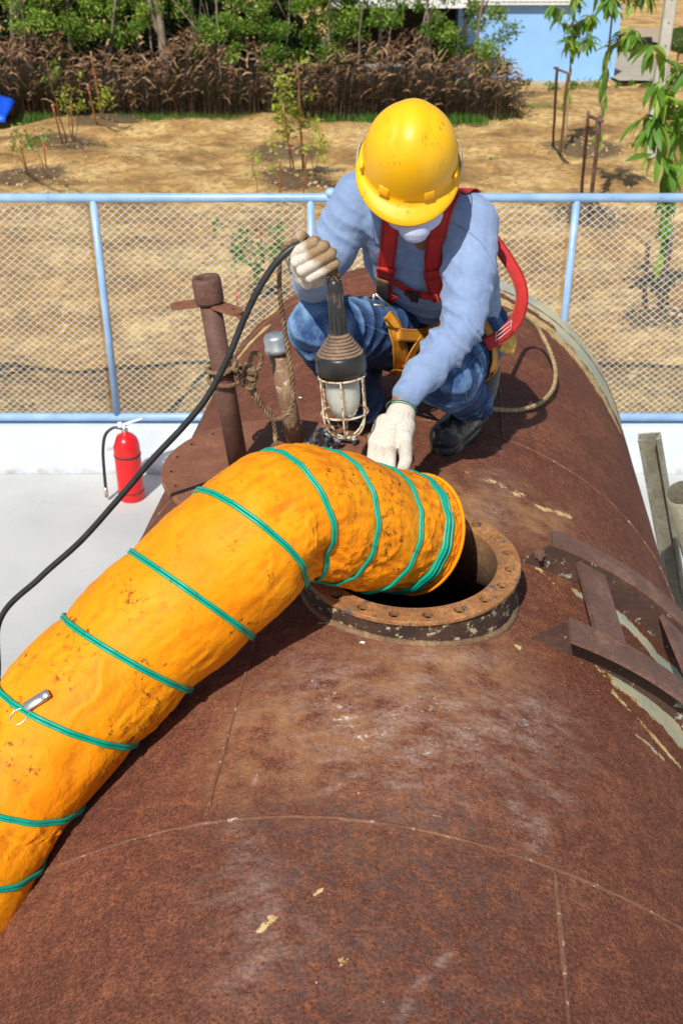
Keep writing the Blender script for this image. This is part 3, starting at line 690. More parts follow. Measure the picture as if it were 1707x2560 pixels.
# ================================================================== TANK
AX = V((.0976, .9952, 0)).normalized(); LA = V((AX.y, -AX.x, 0)); T0 = LA * -.122 + V((0, 0, 1.093)); TR = 1.0
def cyl(phi, s, off=0.0): return T0 + AX * s + (LA * math.sin(phi) + V((0, 0, 1)) * math.cos(phi)) * (TR + off)
def cyl_inv(p):
    p = V(p) - T0; return math.atan2(p.dot(LA), p.z), p.dot(AX)
S0, S1 = -.6, 4.70
MH = V((0.161,2.1488,2.15))
phis = np.r_[np.arange(-math.pi, -1.25, .05), np.arange(-1.25, 1.25, .011), np.arange(1.25, math.pi - .02, .05)]
ss = np.arange(S0, S1 + .001, .0118)
PH, SS = np.meshgrid(phis, ss); ph = PH.ravel(); sv = SS.ravel(); n1, n2 = len(phis), len(ss)
Ax = np.array(AX); La = np.array(LA); Z3 = np.array([0, 0, 1.])
base_ = np.array(T0) + sv[:, None] * Ax
rad = TR + .0016 * fbm(np.stack([ph * 3, sv * 3, sv * 0], 1), 3)
pts = base_ + (np.sin(ph)[:, None] * La + np.cos(ph)[:, None] * Z3) * rad[:, None]
idx = np.arange(n1 * n2).reshape(n2, n1)
A_ = idx[:-1, :]; B_ = idx[1:, :]; F4 = np.stack([A_, np.roll(A_, -1, 1), np.roll(B_, -1, 1), B_], -1).reshape(-1, 4)
d = np.hypot(pts[:, 0] - MH.x, pts[:, 1] - MH.y) + (pts[:, 2] < 1.5) * 9
F4 = F4[~(d[F4] < .240).any(1)]
me = mesh('shell', pts, F4.tolist())
# stains laid down by strokes: (phi, s) polyline, half width, strength
def seg_d(P, a, b):
    a = np.array(a); b = np.array(b); ab = b - a; t = np.clip(((P - a) @ ab) / max(1e-9, ab @ ab), 0, 1); return np.linalg.norm(P - a - t[:, None] * ab, axis=1)
UV = np.stack([ph, sv], 1)
def strokes(lst):
    r = np.zeros(len(UV))
    for pl, hw_, st_ in lst:
        dd = np.full(len(UV), 9.)
        pl = pl if len(pl) > 1 else pl * 2
        for a, b in zip(pl[:-1], pl[1:]): dd = np.minimum(dd, seg_d(UV, a, b))
        r = np.maximum(r, st_ * np.exp(-(dd / hw_) ** 2))
    return r
paint = strokes([([(0.5805,2.0831), (0.6735,2.0396), (0.8217,2.0117)], .055, 1.25), ([(0.515,2.331), (0.6396,2.2969)], .022, 1.1), ([(0.6769,2.3496), (0.7925,2.307), (0.9103,2.3276)], .035, 1.15),
                 ([(.88, 1.96), (1.5, 1.9)], .06, .9), ([(.2, 4.70), (.55, 4.66), (.8, 4.62)], .17, 1.5), ([(.8, 4.6), (1.0, 4.5), (1.6, 4.4)], .24, 1.5), ([(0.6061,1.8754), (0.7111,1.8522)], .012, .8)])
cream = strokes([([(0.4343,2.6942), (0.5315,2.736)], .02, .85), ([(0.3112,2.7189), (0.4089,2.6965)], .03, .62), ([(0.2283,2.7421), (0.3723,2.7148)], .05, .6),
                 ([(-0.1083,1.152)], .013, 1.0), ([(-0.1155,1.1366), (-0.0966,1.1599)], .012, .8), ([(0.0142,1.0778), (0.0249,1.0933)], .012, .9), ([(-0.0405,1.2019), (-0.0257,1.2275)], .008, .9),
                 ([(0.1424,1.4099), (0.1677,1.4114)], .008, .85), ([(0.3265,1.9821), (0.336,1.9797)], .009, .85), ([(0.2937,2.0032)], .008, .8), ([(-0.9888,4.8038), (-0.6866,4.6644)], .05, 1.15), ([(-1.15, 4.3), (-.72, 4.45)], .06, 1.0), ([(.3, 4.42), (.6, 4.38), (.85, 4.25), (1.0, 4.1)], .06, 1.25),
                 ([(0.5763,1.9765), (0.6976,1.9064), (0.7715,1.8753)], .016, .8), ([(0.3568,2.4025), (0.4632,2.2902)], .012, .75),
                 ([(0.8026,4.4771), (1.0272,4.2971), (1.1848,4.0802)], .018, .75), ([(-0.1139,1.9591), (0.1061,1.9342), (0.2231,2.0176)], .012, .7)])
chalk = strokes([([(-0.0952,1.759), (0.003,1.5795), (0.1544,1.728)], .11, .85), ([(0.0822,1.5354), (0.351,1.7426)], .12, .8), ([(0.0236,1.8468), (0.2401,1.8911)], .05, .6), ([(0.2961,1.4828), (0.3306,1.3991), (0.3497,1.4549)], .022, .8), ([(0.3417,1.5862), (0.3978,1.548)], .04, .7),
                 ([(-0.1661,1.2173), (-0.0834,1.1145), (-0.1252,1.063)], .06, .62), ([(-0.1893,1.3423), (-0.1446,1.2502)], .03, .6), ([(-0.0572,1.4311), (0.0175,1.4935)], .008, .9), ([(-0.1827,1.4862), (-0.1788,1.4544)], .004, 1.3),
                 ([(0.1093,1.0033), (0.1422,1.0769), (0.1786,1.1205)], .007, .95), ([(0.1732,2.3853), (0.2945,2.549), (0.3018,2.8107)], .06, .6), ([(0.3004,2.995), (0.3186,2.9531)], .012, .8), ([(0.3401,2.2821)], .006, 1.1), ([(0.3201,2.0585)], .006, 1.2), ([(0.2153,1.9419)], .005, 1.2),
                 ([(-0.0183,1.8882)], .004, 1.1), ([(-0.5569,2.8593)], .005, .2), ([(0.1966,1.4588), (0.2189,1.4358)], .01, .7), ([(-0.2044,1.2712), (-0.1185,1.2582)], .012, .6)])
tan = strokes([([(-0.1527,1.5774), (0.0701,1.7726), (0.1955,1.8742)], .17, 1.0), ([(0.1386,2.5627), (0.4293,2.6223)], .15, 1.0), ([(-0.2079,1.442), (-0.1433,1.4165)], .05, .6), ([(-0.0196,1.4183), (0.058,1.3325)], .15, .25)])
grime = strokes([([(-0.1074,1.2755), (0.2317,1.2843)], .14, .55), ([(-0.0168,1.0819), (0.1668,1.0751)], .2, .5), ([(-0.1225,1.3766), (0.1968,1.4002)], .05, .6), ([(0.1917,3.2569), (0.392,3.407)], .1, .35), ([(0.6018,2.4069), (0.9747,2.5039)], .05, .6)])
for nm, ar in (('paint', paint), ('cream', cream), ('chalk', chalk), ('tan', tan), ('grime', grime)): setattr_f(me, nm, ar)
m = NM('rusty_steel'); c = m.co()
sw = m.co('Object', (1, 1, 1)); fine = m.noise(170, 4, c, .65); mid = m.noise(34, 6, c, .65); big = m.noise(3.2, 6, c, .6); pit = m.noise(95, 3, c, .6); dots = m.ma('ADD', m.vor(150, c), m.ma('MULTIPLY', m.noise(70, 2, c), .5))
k = m.ramp(big, (.3, (.140, .048, .027)), (.5, (.195, .068, .037)), (.7, (.27, .102, .053)))
k = m.mix(m.ramp(mid, (.38, .7), (.58, 0)), k, (.110, .038, .024))
k = m.mix(m.ramp(mid, (.56, 0), (.74, .55)), k, (.36, .13, .055))
k = m.mix(m.ramp(fine, (.38, .7), (.5, 0)), k, (.060, .022, .015))
k = m.mix(m.ramp(fine, (.55, 0), (.70, .6)), k, (.33, .145, .085))
k = m.mix(m.ramp(dots, (.40, .75), (.52, 0)), k, (.045, .018, .013))
k = m.mix(m.ma('MULTIPLY', m.attr('tan'), m.ramp(m.noise(11, 7, c, .7), (.4, 0), (.65, 1))), k, (.36, .19, .09))
k = m.mix(m.ma('MULTIPLY', m.attr('grime'), m.ramp(m.noise(40, 5, c, .7), (.42, 0), (.6, .85))), k, (.075, .062, .062))
k = m.mix(m.ma('MULTIPLY', m.attr('chalk'), m.ma('MULTIPLY', m.ramp(m.noise(13, 9, m.co('Object', (1, 2.2, 1), (0, 0, .5)), .78), (.44, 0), (.66, 1)), m.ramp(m.noise(120, 3, c), (.3, .25), (.6, 1)))), k, (.42, .30, .25))
k = m.mix(m.ramp(m.ma('MULTIPLY', m.attr('chalk'), m.noise(55, 6, c, .8)), (.47, 0), (.56, 1)), k, (.68, .62, .56))
wob = m.ma('MULTIPLY_ADD', m.noise(15, 9, c, .78), 2.6, -1.35)
streak = m.ma('MULTIPLY_ADD', m.noise(14, 6, m.co('Object', (1, 4, 1)), .7), 1.0, -.5)
pc = m.ma('ADD', m.attr('cream'), wob); k = m.mix(m.ramp(pc, (.60, 0), (.64, 1)), k, m.ramp(m.noise(30, 5, c), (.35, (.42, .24, .08)), (.65, (.66, .50, .24))))
pp_ = m.ma('ADD', m.attr('paint'), m.ma('MULTIPLY', wob, 1.1)); k = m.mix(m.ramp(pp_, (.50, 0), (.53, 1)), k, (.52, .36, .13))
k = m.mix(m.ramp(pp_, (.60, 0), (.63, 1)), k, m.mix(m.ramp(m.noise(4, 4, c), (.4, 0), (.6, 1)), (.36, .40, .34), (.60, .56, .36)))
sp = m.ramp(m.ma('ADD', m.vor(26, c), m.ma('MULTIPLY', m.noise(60, 3, c), .10)), (.085, 1), (.10, 0)); sel = m.ramp(m.noise(4.0, 2, c), (.56, 0), (.60, 1))
k = m.mix(m.ma('MULTIPLY', sp, sel), k, (.60, .47, .36))
ap_ = m.ramp(pp_, (.50, 0), (.55, 1))
m.col(k).rough(m.ma('SUBTRACT', .88, m.ma('MULTIPLY', ap_, .3)))
m.set(m.b.inputs['Specular IOR Level'], .22)
m.bump(m.ma('ADD', m.ma('ADD', m.ma('MULTIPLY', fine, .5), m.ma('MULTIPLY', pit, .9)), m.ma('MULTIPLY', pp_, .0)), .9, .0035)
M_RUST = m.m
tank = empty('storage_tank', T0 + AX * 2, 'large rusty brown horizontal cylindrical steel tank the worker squats on', 'tank')
sh_ = link('shell', me, M_RUST); adopt(tank, sh_)
# dished far head
prof = [(1.0, 0)] + [(math.cos(t) * 1.0, .24 * math.sin(t)) for t in [i * math.pi / 2 / 12 for i in range(1, 13)]]
Mh = Matrix.Translation(T0 + AX * S1) @ Matrix((LA, V((0, 0, 1)), AX)).transposed().to_4x4()
m = NM('far_head_paint'); c = m.co(); k = m.mix(m.ramp(m.noise(7, 8, c, .72), (.45, 0), (.5, 1)), (.16, .065, .035), (.46, .45, .36)); k = m.mix(m.ramp(m.noise(16, 6, c, .7), (.55, 0), (.6, .8)), k, (.45, .30, .13)); m.col(k).rough(.7); m.bump(m.noise(60, 4, c), .4, .002)
o = link('far_head', mesh('fh', *lathe([(1.0, -.004)] + [(max(.001, r_), z_) for r_, z_ in prof], 96, Mh)), m.m); adopt(tank, o)
Mn = Matrix.Translation(T0 + AX * S0) @ Matrix((LA, V((0, 0, 1)), AX)).transposed().to_4x4()
o = link('near_head', mesh('nh', *lathe([(max(.001, r_), -z_) for r_, z_ in prof], 64, Mn)), M_RUST); adopt(tank, o)
# saddles
for s_ in (.3, 3.9):
    mb = MB(); cc = T0 + AX * s_; rot = Matrix((LA, AX, V((0, 0, 1)))).transposed()
    n = 14; v = []
    for side in (-1, 1):
        for i in range(n + 1):
            a = math.pi + (-.9 + 1.8 * i / n); q = cc + (LA * math.sin(a) + V((0, 0, 1)) * math.cos(a)) * 1.003 + AX * side * .12; v.append(q)
            v.append(V((q.x, q.y, 0)))
    f = []; L2 = 2 * (n + 1)
    for i in range(n): f += [(2 * i, 2 * i + 1, 2 * i + 3, 2 * i + 2), (L2 + 2 * i, L2 + 2 * i + 2, L2 + 2 * i + 3, L2 + 2 * i + 1), (2 * i, 2 * i + 2, L2 + 2 * i + 2, L2 + 2 * i)]
    f += [(0, L2, L2 + 1, 1), (2 * n, 2 * n + 1, L2 + 2 * n + 1, L2 + 2 * n)]
    o = link('saddle', mesh('saddle', v, f), M_WALL, smooth=False); adopt(tank, o)
# weld seams
M_WELD = rust_mat('weld_bead', (.21, .08, .042), (.09, .036, .022), (.34, .17, .09), 2.2, (.50, .38, .28), .60, bumpd=.003)
def seam(pts, r=.0045):
    P, _ = resample(np.array(pts), .012)
    pp = [cyl(a, b, .0005 + .001 * vnoise(np.array([[a * 40, b * 40, 1.]]))[0]) for a, b in P]
    rr = [r * (1 + .45 * float(vnoise(np.array([[i * .31, 3., 1.]]))[0])) for i in range(len(pp))]
    mb = MB(); mb.tube(pp, rr, 6); o = link('weld_seam', mb.mesh('seam'), M_WELD); adopt(tank, o)
seam([(-1.4 + .05 * i, 1.365 + .009 * math.sin(i * .3)) for i in range(57)], .0035)
seam([(-.262, 1.39), (-.262, 3.04)], .0028); seam([(.37, 1.36), (.37, -.2)], .0048); seam([(.33, 1.39 + 1.66), (.335, 4.4)], .0028)
seam([(-1.3, 3.05), (1.5, 3.06)], .0028); seam([(-1.3, 4.56), (1.5, 4.56)], .004)

# manhole neck + drilled flange
def drilled_ring(name, c, r0, r1, th, nb, rb, pr, mat, n=72):
    c = V(c); v, f = lathe([(r0, -th), (r1 - .002, -th), (r1, -th + .003), (r1, -.003), (r1 - .002, 0), (r0 + .002, 0), (r0, -.002)] if r0 > 0 else [(.0005, -th), (r1 - .002, -th), (r1, -th + .003), (r1, -.003), (r1 - .003, 0), (.0005, 0)], n, None, True)
    o = link(name, mesh(name, v, f), None); o.location = c
    mb = MB()
    for i in range(nb):
        a = 2 * math.pi * (i + .35) / nb; x, y = math.cos(a) * pr, math.sin(a) * pr; mb.tube([(x, y, -th - .02), (x, y, .02)], rb, 14)
    ct = link('cut', mb.mesh('cut')); ct.location = c
    bo = o.modifiers.new('bo', 'BOOLEAN'); bo.object = ct; bo.operation = 'DIFFERENCE'; bo.solver = 'EXACT'
    bpy.context.view_layer.update(); bake(o); bpy.data.objects.remove(ct)
    o.data.materials.clear(); o.data.materials.append(mat); o.data.polygons.foreach_set('use_smooth', [False] * len(o.data.polygons)); return o
M_FLANGE = rust_mat('orange_rust_flange', (.40, .165, .05), (.11, .045, .022), (.60, .30, .11), 1.3, (.10, .09, .085), .575, .8)
M_NECK = rust_mat('blackened_neck', (.05, .026, .018), (.014, .011, .010), (.13, .06, .03), 1.6, (.50, .42, .26), .56, .8)
M_NECKIN = rust_mat('inner_neck_rust', (.32, .16, .07), (.14, .07, .035), (.46, .27, .13), 1.2)
fl = drilled_ring('flange', MH, .203,   .258, .013, 20, .0125, .232, M_FLANGE); adopt(tank, fl)
nv = 96; v = []; f = []
for i in range(nv):
    a = 2 * math.pi * i / nv
    for rr_, zz in ((.251, MH.z - .0125), (.250, None), (.2035, 'in'), (.2035, MH.z - .004)):
        x = MH.x + math.cos(a) * rr_; y = MH.y + math.sin(a) * rr_
        if zz is None or zz == 'in':
            l_ = V((x, y, 0)).dot(LA) + .122; zz = 1.093 + math.sqrt(max(0, 1 - l_ * l_)) - (.01 if zz is None else .24)
        v.append((x, y, zz))
for i in range(nv):
    j = (i + 1) % nv
    for q in range(3): f.append((i * 4 + q, i * 4 + q + 1, j * 4 + q + 1, j * 4 + q))
me = mesh('neck', v, f); o = link('manhole_neck', me, [M_NECK, M_NECKIN]); adopt(tank, o)
me.polygons.foreach_set('material_index', [1 if (p.index % 3) == 2 else 0 for p in me.polygons])
pp = []
for i in range(120):
    a = 2 * math.pi * i / 120; x = MH.x + math.cos(a) * .252; y = MH.y + math.sin(a) * .252; l_ = V((x, y, 0)).dot(LA) + .122; pp.append((x, y, 1.093 + math.sqrt(1 - l_ * l_)))
mb = MB(); mb.tube(pp, [.008 + .003 * random.random() for _ in pp], 8, False, True); o = link('neck_weld', mb.mesh('nw'), rust_mat('neck_weld_mat', (.20, .09, .045), (.07, .03, .018), (.45, .32, .16), 1.6)); adopt(tank, o)
# second opening: blind cover plate with two stand pipes
PC = V((-.18, 2.6, 2.16))
M_PLATE = rust_mat('plate_rust', (.24, .085, .042), (.12, .045, .028), (.36, .16, .08), 1.4)
pl = drilled_ring('cover_plate', PC, 0, .305, .016, 20, .0095, .272, M_PLATE); adopt(tank, pl)
v = []; f = []
for i in range(48):
    a = 2 * math.pi * i / 48; x = PC.x + math.cos(a) * .23; y = PC.y + math.sin(a) * .23; l_ = V((x, y, 0)).dot(LA) + .122
    v += [(x, y, PC.z - .014), (x, y, 1.093 + math.sqrt(1 - l_ * l_) - .02)]
for i in range(48): j = (i + 1) % 48; f.append((2 * i, 2 * i + 1, 2 * j + 1, 2 * j))
o = link('plate_neck', mesh('pn', v, f), M_PLATE); adopt(tank, o)
M_PIPE = rust_mat('old_pipe', (.14, .06, .04), (.06, .028, .022), (.24, .12, .08), 1.3, (.55, .50, .42), .68, .7)
M_PIPE2 = rust_mat('scaled_pipe', (.22, .10, .055), (.09, .04, .025), (.55, .38, .22), 1.5, (.55, .46, .34), .58, .75)
pa, pb = V((-0.2686,2.552,2.155)), V((-0.3261,2.5,2.6787)); pb.y = pa.y + .0
part_tube('tall_pipe', [pa, pb], .0265, M_PIPE, tank, 24)
z_ = (pb - pa).normalized()
Mx = axisM(pb, pb + z_)
o = link('pipe_collar', mesh('pc', *lathe([(.026, -.042), (.034, -.042), (.0355, -.038), (.0355, .012), (.033, .02), (.022, .02), (.0205, .014), (.0205, -.042)], 32, Mx)), M_PIPE); adopt(tank, o)
for sgn, ang in ((1, -25), (-1, 172)):
    mb = MB(); n = 8; L = .075; w2 = .021; top = []; 
    for i in range(n + 1):
        a = -math.pi / 2 + math.pi * i / n; top.append((L + w2 * math.cos(a), w2 * math.sin(a)))
    ol = [(.02, -w2)] + top + [(.02, w2)]; rz = Matrix.Rotation(R(ang), 4, 'Z'); base = Matrix.Translation(pb + V((0, 0, -.043))) @ rz @ Matrix.Rotation(R(9), 4, 'Y')
    v = [base @ V((x, y, .005)) for x, y in ol] + [base @ V((x, y, -.005)) for x, y in ol]; q = len(ol)
    f = [tuple(range(q)), tuple(range(2 * q - 1, q - 1, -1))] + [(i, i + q, (i + 1) % q + q, (i + 1) % q) for i in range(q)]
    o = link('lug', mesh('lug', v, f), M_PLATE, smooth=False)
    cb = MB(); cb.tube([base @ V((L, 0, -.02)), base @ V((L, 0, .02))], .008, 12); co_ = link('cut', cb.mesh('cut')); bo = o.modifiers.new('bo', 'BOOLEAN'); bo.object = co_; bo.solver = 'EXACT'; bpy.context.view_layer.update(); bake(o); bpy.data.objects.remove(co_)
    o.data.polygons.foreach_set('use_smooth', [False] * len(o.data.polygons)); adopt(tank, o)
qa, qb = V((-0.1247,2.7078,2.155)), V((-0.1712,2.66,2.4588)); qb.y = qa.y
part_tube('short_pipe', [qa, qb], .0245, M_PIPE2, tank, 24)
Mx = axisM(qb, qb + (qb - qa))
o = link('pipe_cap', mesh('cap', *lathe([(.028, -.012), (.0325, -.012), (.0335, .0), (.031, .003), (.031, .028), (.027, .036), (.0, .038)], 32, Mx)), simple('galvanised_cap', (.42, .46, .47), .4, .2, 40, .6)); adopt(tank, o)
Mx = axisM(qa, qb); o = link('base_ring', mesh('br', *lathe([(.027, .012), (.034, .01), (.035, .002), (.027, 0)], 28, Mx)), M_WELD); adopt(tank, o)
part_tube('pipe_socket', [qa - V((0, 0, .005)), qa + V((0, 0, .006))], .034, M_PLATE, tank, 20)

# angle iron ladder lying along the side of the tank
def ladder_bar(name, phi0, phi1, s0, s1, bs, off=.085, flange=.07, th=.010, web_side=-1, slant=0):
    # top flange from s to s+flange, web hanging down at web_side
    n = 22; mb = MB()
    def strip(fa, fb, tdir):
        v = []
        for i in range(n + 1):
            t = i / n; p = phi0 + (phi1 - phi0) * t; s = s0 + (s1 - s0) * t; v += [*fa(p, s, t), *fb(p, s, t)]
        f = []
        for i in range(n):
            a = i * 4; b = a + 4; f += [(a, a + 2, b + 2, b), (a + 1, b + 1, b + 3, a + 3), (a, b, b + 1, a + 1), (a + 2, a + 3, b + 3, b + 2)]
        f += [(0, 1, 3, 2), (4 * n, 4 * n + 2, 4 * n + 3, 4 * n + 1)]
        mb.add(v, f)
    strip(lambda p, s, t: (cyl(p, s, off), cyl(p, s, off - th)), lambda p, s, t: (cyl(p, s + flange, off + slant), cyl(p, s + flange, off + slant - th)), 0)
    ws = (s0, 0) if web_side < 0 else (s0 + flange, slant)
    d_ = ws[0] - s0; nf1 = len(mb.f)
    strip(lambda p, s, t: (cyl(p, s + d_ + (th if web_side < 0 else 0), off + ws[1] - th - .0005), cyl(p, s + d_ - (0 if web_side < 0 else th), off + ws[1] - th - .0005)),
          lambda p, s, t: (cyl(p - (.05 if t == 0 else 0), s + d_ + (th if web_side < 0 else 0), -.004), cyl(p - (.05 if t == 0 else 0), s + d_ - (0 if web_side < 0 else th), -.004)), 0)
    o = link(name, mb.mesh(name), [bs, M_ANG_SHADE], smooth=False); o.data.polygons.foreach_set('material_index', [0] * nf1 + [1] * (len(mb.f) - nf1)); return o
M_ANG = rust_mat('ladder_iron', (.17, .085, .06), (.08, .036, .026), (.30, .17, .12), 1.2, bumpd=.001)
M_ANG_SHADE = rust_mat('ladder_web_shade_flaking', (.080, .036, .025), (.035, .018, .014), (.14, .065, .04), 1.2, (.36, .38, .31), .60)  # iron darkened for the shade under the flange; pale flakes are paint
lad = empty('ladder_frame', cyl(.4, 2.2), None, None); del lad
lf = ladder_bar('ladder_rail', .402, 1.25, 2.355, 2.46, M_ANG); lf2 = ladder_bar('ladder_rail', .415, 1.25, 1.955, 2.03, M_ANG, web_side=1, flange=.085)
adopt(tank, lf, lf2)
def rung(pA, pB, hwa, hwb=None):
    (p0, s0_), (p1, s1_) = pA, pB; hwb = hwb or hwa; v = []
    for p, s, h, of in ((p0, s0_, hwa, .070), (p1, s1_, hwb, .091)): v += [cyl(p - h, s, of), cyl(p + h, s, of), cyl(p - h, s, of - .013), cyl(p + h, s, of - .013)]
    o = link('ladder_rung', mesh('rung', v, [(0, 1, 5, 4), (2, 6, 7, 3), (0, 4, 6, 2), (1, 3, 7, 5), (0, 2, 3, 1), (4, 5, 7, 6)]), M_ANG, smooth=False); adopt(tank, o)
rung((.515, 2.354), (.515, 2.03), .038); rung((.79, 2.38), (.80, 2.07), .042); rung((1.08, 2.42), (1.09, 2.1), .042)
mb = MB(); b0 = cyl(.385, 2.353, .045); bd = (-AX); mb.add(*lathe([(.014, 0), (.014, .010), (0, .010)], 6, axisM(b0, b0 + bd))); mb.add(*lathe([(.0065, .009), (.0065, .03), (0, .031)], 12, axisM(b0, b0 + bd)))
o = link('ladder_bolt', mb.mesh('bolt'), M_ANG, smooth=False); adopt(tank, o)

# ---- two old metal posts leaning on the tank, right edge
M_POST = rust_mat('weathered_galvanised', (.34, .32, .24), (.17, .145, .09), (.50, .49, .41), 1.0, (.36, .22, .10), .62, .6)
def channel(pts, w_, d_, th, name, label):
    a, b = V(pts[0]), V(pts[1]); t = (b - a).normalized(); x = V((1, -.25, 0)); x = (x - t * x.dot(t)).normalized(); y = t.cross(x)
    if y.y > 0: y = -y
    # C section, lips toward the camera
    sec = [(-w_, 0), (-w_, -d_), (-w_ + .02, -d_), (-w_ + .02, -d_ + th), (-w_ + th, -d_ + th), (-w_ + th, -th), (w_ - th, -th), (w_ - th, -d_ + th), (w_ - .02, -d_ + th), (w_ - .02, -d_), (w_, -d_), (w_, 0)]
    v = [p + x * sx - y * sy for p in (a, b) for sx, sy in sec]; q = len(sec)
    f = [(i, (i + 1) % q, (i + 1) % q + q, i + q) for i in range(q)] + [tuple(range(q))[::-1], tuple(range(q, 2 * q))]
    o = link(name, mesh(name, v, f), M_POST, smooth=False); bv = o.modifiers.new('b', 'BEVEL'); bv.width = .003; bake(o); o.data.polygons.foreach_set('use_smooth', [False] * len(o.data.polygons)); tag(o, label, 'post'); return o
channel([(1.3204,4.2,1.5), (1.84, 4.62, 0)], .047, .045, .006, 'steel_channel', 'weathered steel channel leaning on the tank at the right edge')
a, b = V((1.3642,3.8,1.4212)), V((1.98, 4.3, 0)); mb = MB(); Mx = axisM(a, b); L = (b - a).length
mb.add(*lathe([(.060, 0), (.064, .001), (.064, L), (.060, L), (.060, 0)], 28, Mx)); o = link('metal_pipe', mb.mesh('mp'), M_POST); tag(o, 'wide dull green grey pipe leaning beside the steel channel', 'pipe')

exec_marker = 1
# ================================================================== VENTILATION HOSE
m = NM('orange_duct_fabric'); c = m.co(); n1 = m.noise(5, 6, c, .6); n2 = m.noise(22, 8, c, .72, .6); n3 = m.noise(90, 5, c, .7)
k = m.ramp(n1, (.3, (.84, .235, .002)), (.5, (.90, .295, .003)), (.7, (.95, .375, .006)))
k = m.mix(m.ramp(n2, (.30, .75), (.47, 0)), k, (.80, .20, .004))
k = m.mix(m.ma('MULTIPLY', m.ramp(n2, (.60, 0), (.66, .8)), m.ramp(n3, (.5, 0), (.62, 1))), k, (.16, .055, .01))
k = m.mix(m.ma('MULTIPLY', m.ramp(m.noise(9, 5, c, .6), (.50, 0), (.58, 1)), m.ramp(m.noise(60, 6, c, .78), (.54, 0), (.60, .9))), k, (.10, .04, .012))
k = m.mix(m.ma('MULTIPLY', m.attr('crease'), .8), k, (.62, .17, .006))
m.col(k).rough(.6); m.set(m.b.inputs['Specular IOR Level'], .2)
wp = m.n('VectorMath', operation='ADD'); m.t.links.new(c, wp.inputs[0]); wn = m.n('VectorMath', operation='SCALE'); m.t.links.new(m.noise(9, 4, c, .6, 0, 'Color'), wn.inputs[0]); wn.inputs['Scale'].default_value = .16; m.t.links.new(wn.outputs[0], wp.inputs[1])
cr1 = m.ma('ABSOLUTE', m.ma('SUBTRACT', m.noise(10, 3, wp.outputs[0], .5), .5)); cr2 = m.ma('ABSOLUTE', m.ma('SUBTRACT', m.noise(24, 3, wp.outputs[0], .5), .5))
m.bump(m.ma('ADD', m.ma('MULTIPLY', n3, .15), m.ma('ADD', m.ma('MULTIPLY', cr1, 1.7), m.ma('MULTIPLY', m.ma('MULTIPLY', cr2, m.ma('MULTIPLY_ADD', m.attr('comp'), 1.0, .6)), 1.6))), .5, .006); M_DUCT = m.m
m = NM('green_rib'); n = m.noise(60, 6, rough=.7); m.col(m.mix(m.ramp(n, (.56, 0), (.68, .75)), (.0, .34, .22), (.02, .09, .06))).rough(.4); m.bump(n, .4, .002); M_GREEN = m.m
# control rings: centre, axis direction, radius
RN = [ ((0.1742,2.2,2.185), (0.6887,0.5406,-0.4832), .142), ((0.1395,2.165,2.2114), (0.6887,0.5406,-0.4832), .141), ((0.0646,2.1,2.2606), (0.6623,0.5953,-0.4551), .146), ((-0.0332,2.02,2.3359), (0.6678,0.6901,-0.2789), .147),
  ((-0.1059,1.96,2.3724), (0.7509,0.658,0.0569), .148), ((-0.182,1.9,2.3529), (0.5953,0.6149,0.5173), .153), ((-0.3081,1.85,2.2482), (0.5659,0.541,0.6221), .155), ((-0.4374,1.78,2.1524), (0.5033,0.5289,0.6834), .151), ((-0.5462,1.68,2.0776), (0.4224,0.4921,0.7612), .150),
  ((-0.6414,1.57,2.0082), (0.4009,0.3076,0.8629), .150), ((-0.6981,1.45,1.967), (0.3382,0.2634,0.9035), .150),
  ((-.86, 1.22, 1.64), (.42, .40, .81), .15), ((-.985, 1.10, 1.38), (.30, .30, .9), .15), ((-1.06, 1.02, 1.08), (.18, .2, .96), .15), ((-1.12, .93, .76), (.25, .25, .93), .15), ((-1.24, .80, .45), (.55, .4, .73), .15), ((-1.46, .60, .22), (.8, .45, .35), .15), ((-1.75, .38, .158), (.85, .5, .05), .15), ((-2.05, .16, .155), (.85, .5, 0), .15)]
cen = [np.array(r[0]) for r in RN]; nrm = [np.array(r[1]) for r in RN]; rdd = [r[2] for r in RN]
NS = 44
CC = np.array(crom(cen, NS)); NN = np.array(crom(nrm, NS)); NN /= np.linalg.norm(NN, axis=1)[:, None]; RR = np.array([p[0] for p in crom([[x] for x in rdd], NS)])
na = 200; upv = np.array([.15, -.5, .85]); U_ = []; 
u = np.cross(NN[0], [0, 0, 1.]); u = np.cross(u, NN[0])
for i in range(len(CC)):
    u = u - NN[i] * (u @ NN[i]); u /= np.linalg.norm(u); U_.append(u.copy())
U_ = np.array(U_); W_ = np.cross(NN, U_)
th = np.linspace(0, 2 * math.pi, na, endpoint=False); ni = len(CC)
# local arc length at each angle (tells how compressed the cloth is there)
ring0 = CC[:, None] + (U_[:, None] * np.cos(th)[None, :, None] + W_[:, None] * np.sin(th)[None, :, None]) * RR[:, None, None]
span = np.linalg.norm(np.gradient(ring0, axis=0), axis=2) * NS
ti = np.arange(ni) / NS; fr = ti - np.floor(ti)
bulge = np.sin(math.pi * fr) ** .7
comp = np.clip(1.25 - span / .17, 0, 1.1)                         # 1 where rings crowd together
dirv = (ring0 - CC[:, None]) / RR[:, None, None]
P = ring0.reshape(-1, 3)
big = fbm(P * 7, 3).reshape(ni, na); wr = ridge(P * 11 + 4, 3).reshape(ni, na)
sq = np.stack([np.repeat(ti, na) * 1.3, np.tile(np.cos(th) * 3.2, ni), np.tile(np.sin(th) * 3.2, ni)], 1)   # folds running from ring to ring
lf_ = ridge(sq * 2.0, 3).reshape(ni, na)
lf3 = ridge(P * 26 + 7, 2).reshape(ni, na)
amp = (bulge[:, None])
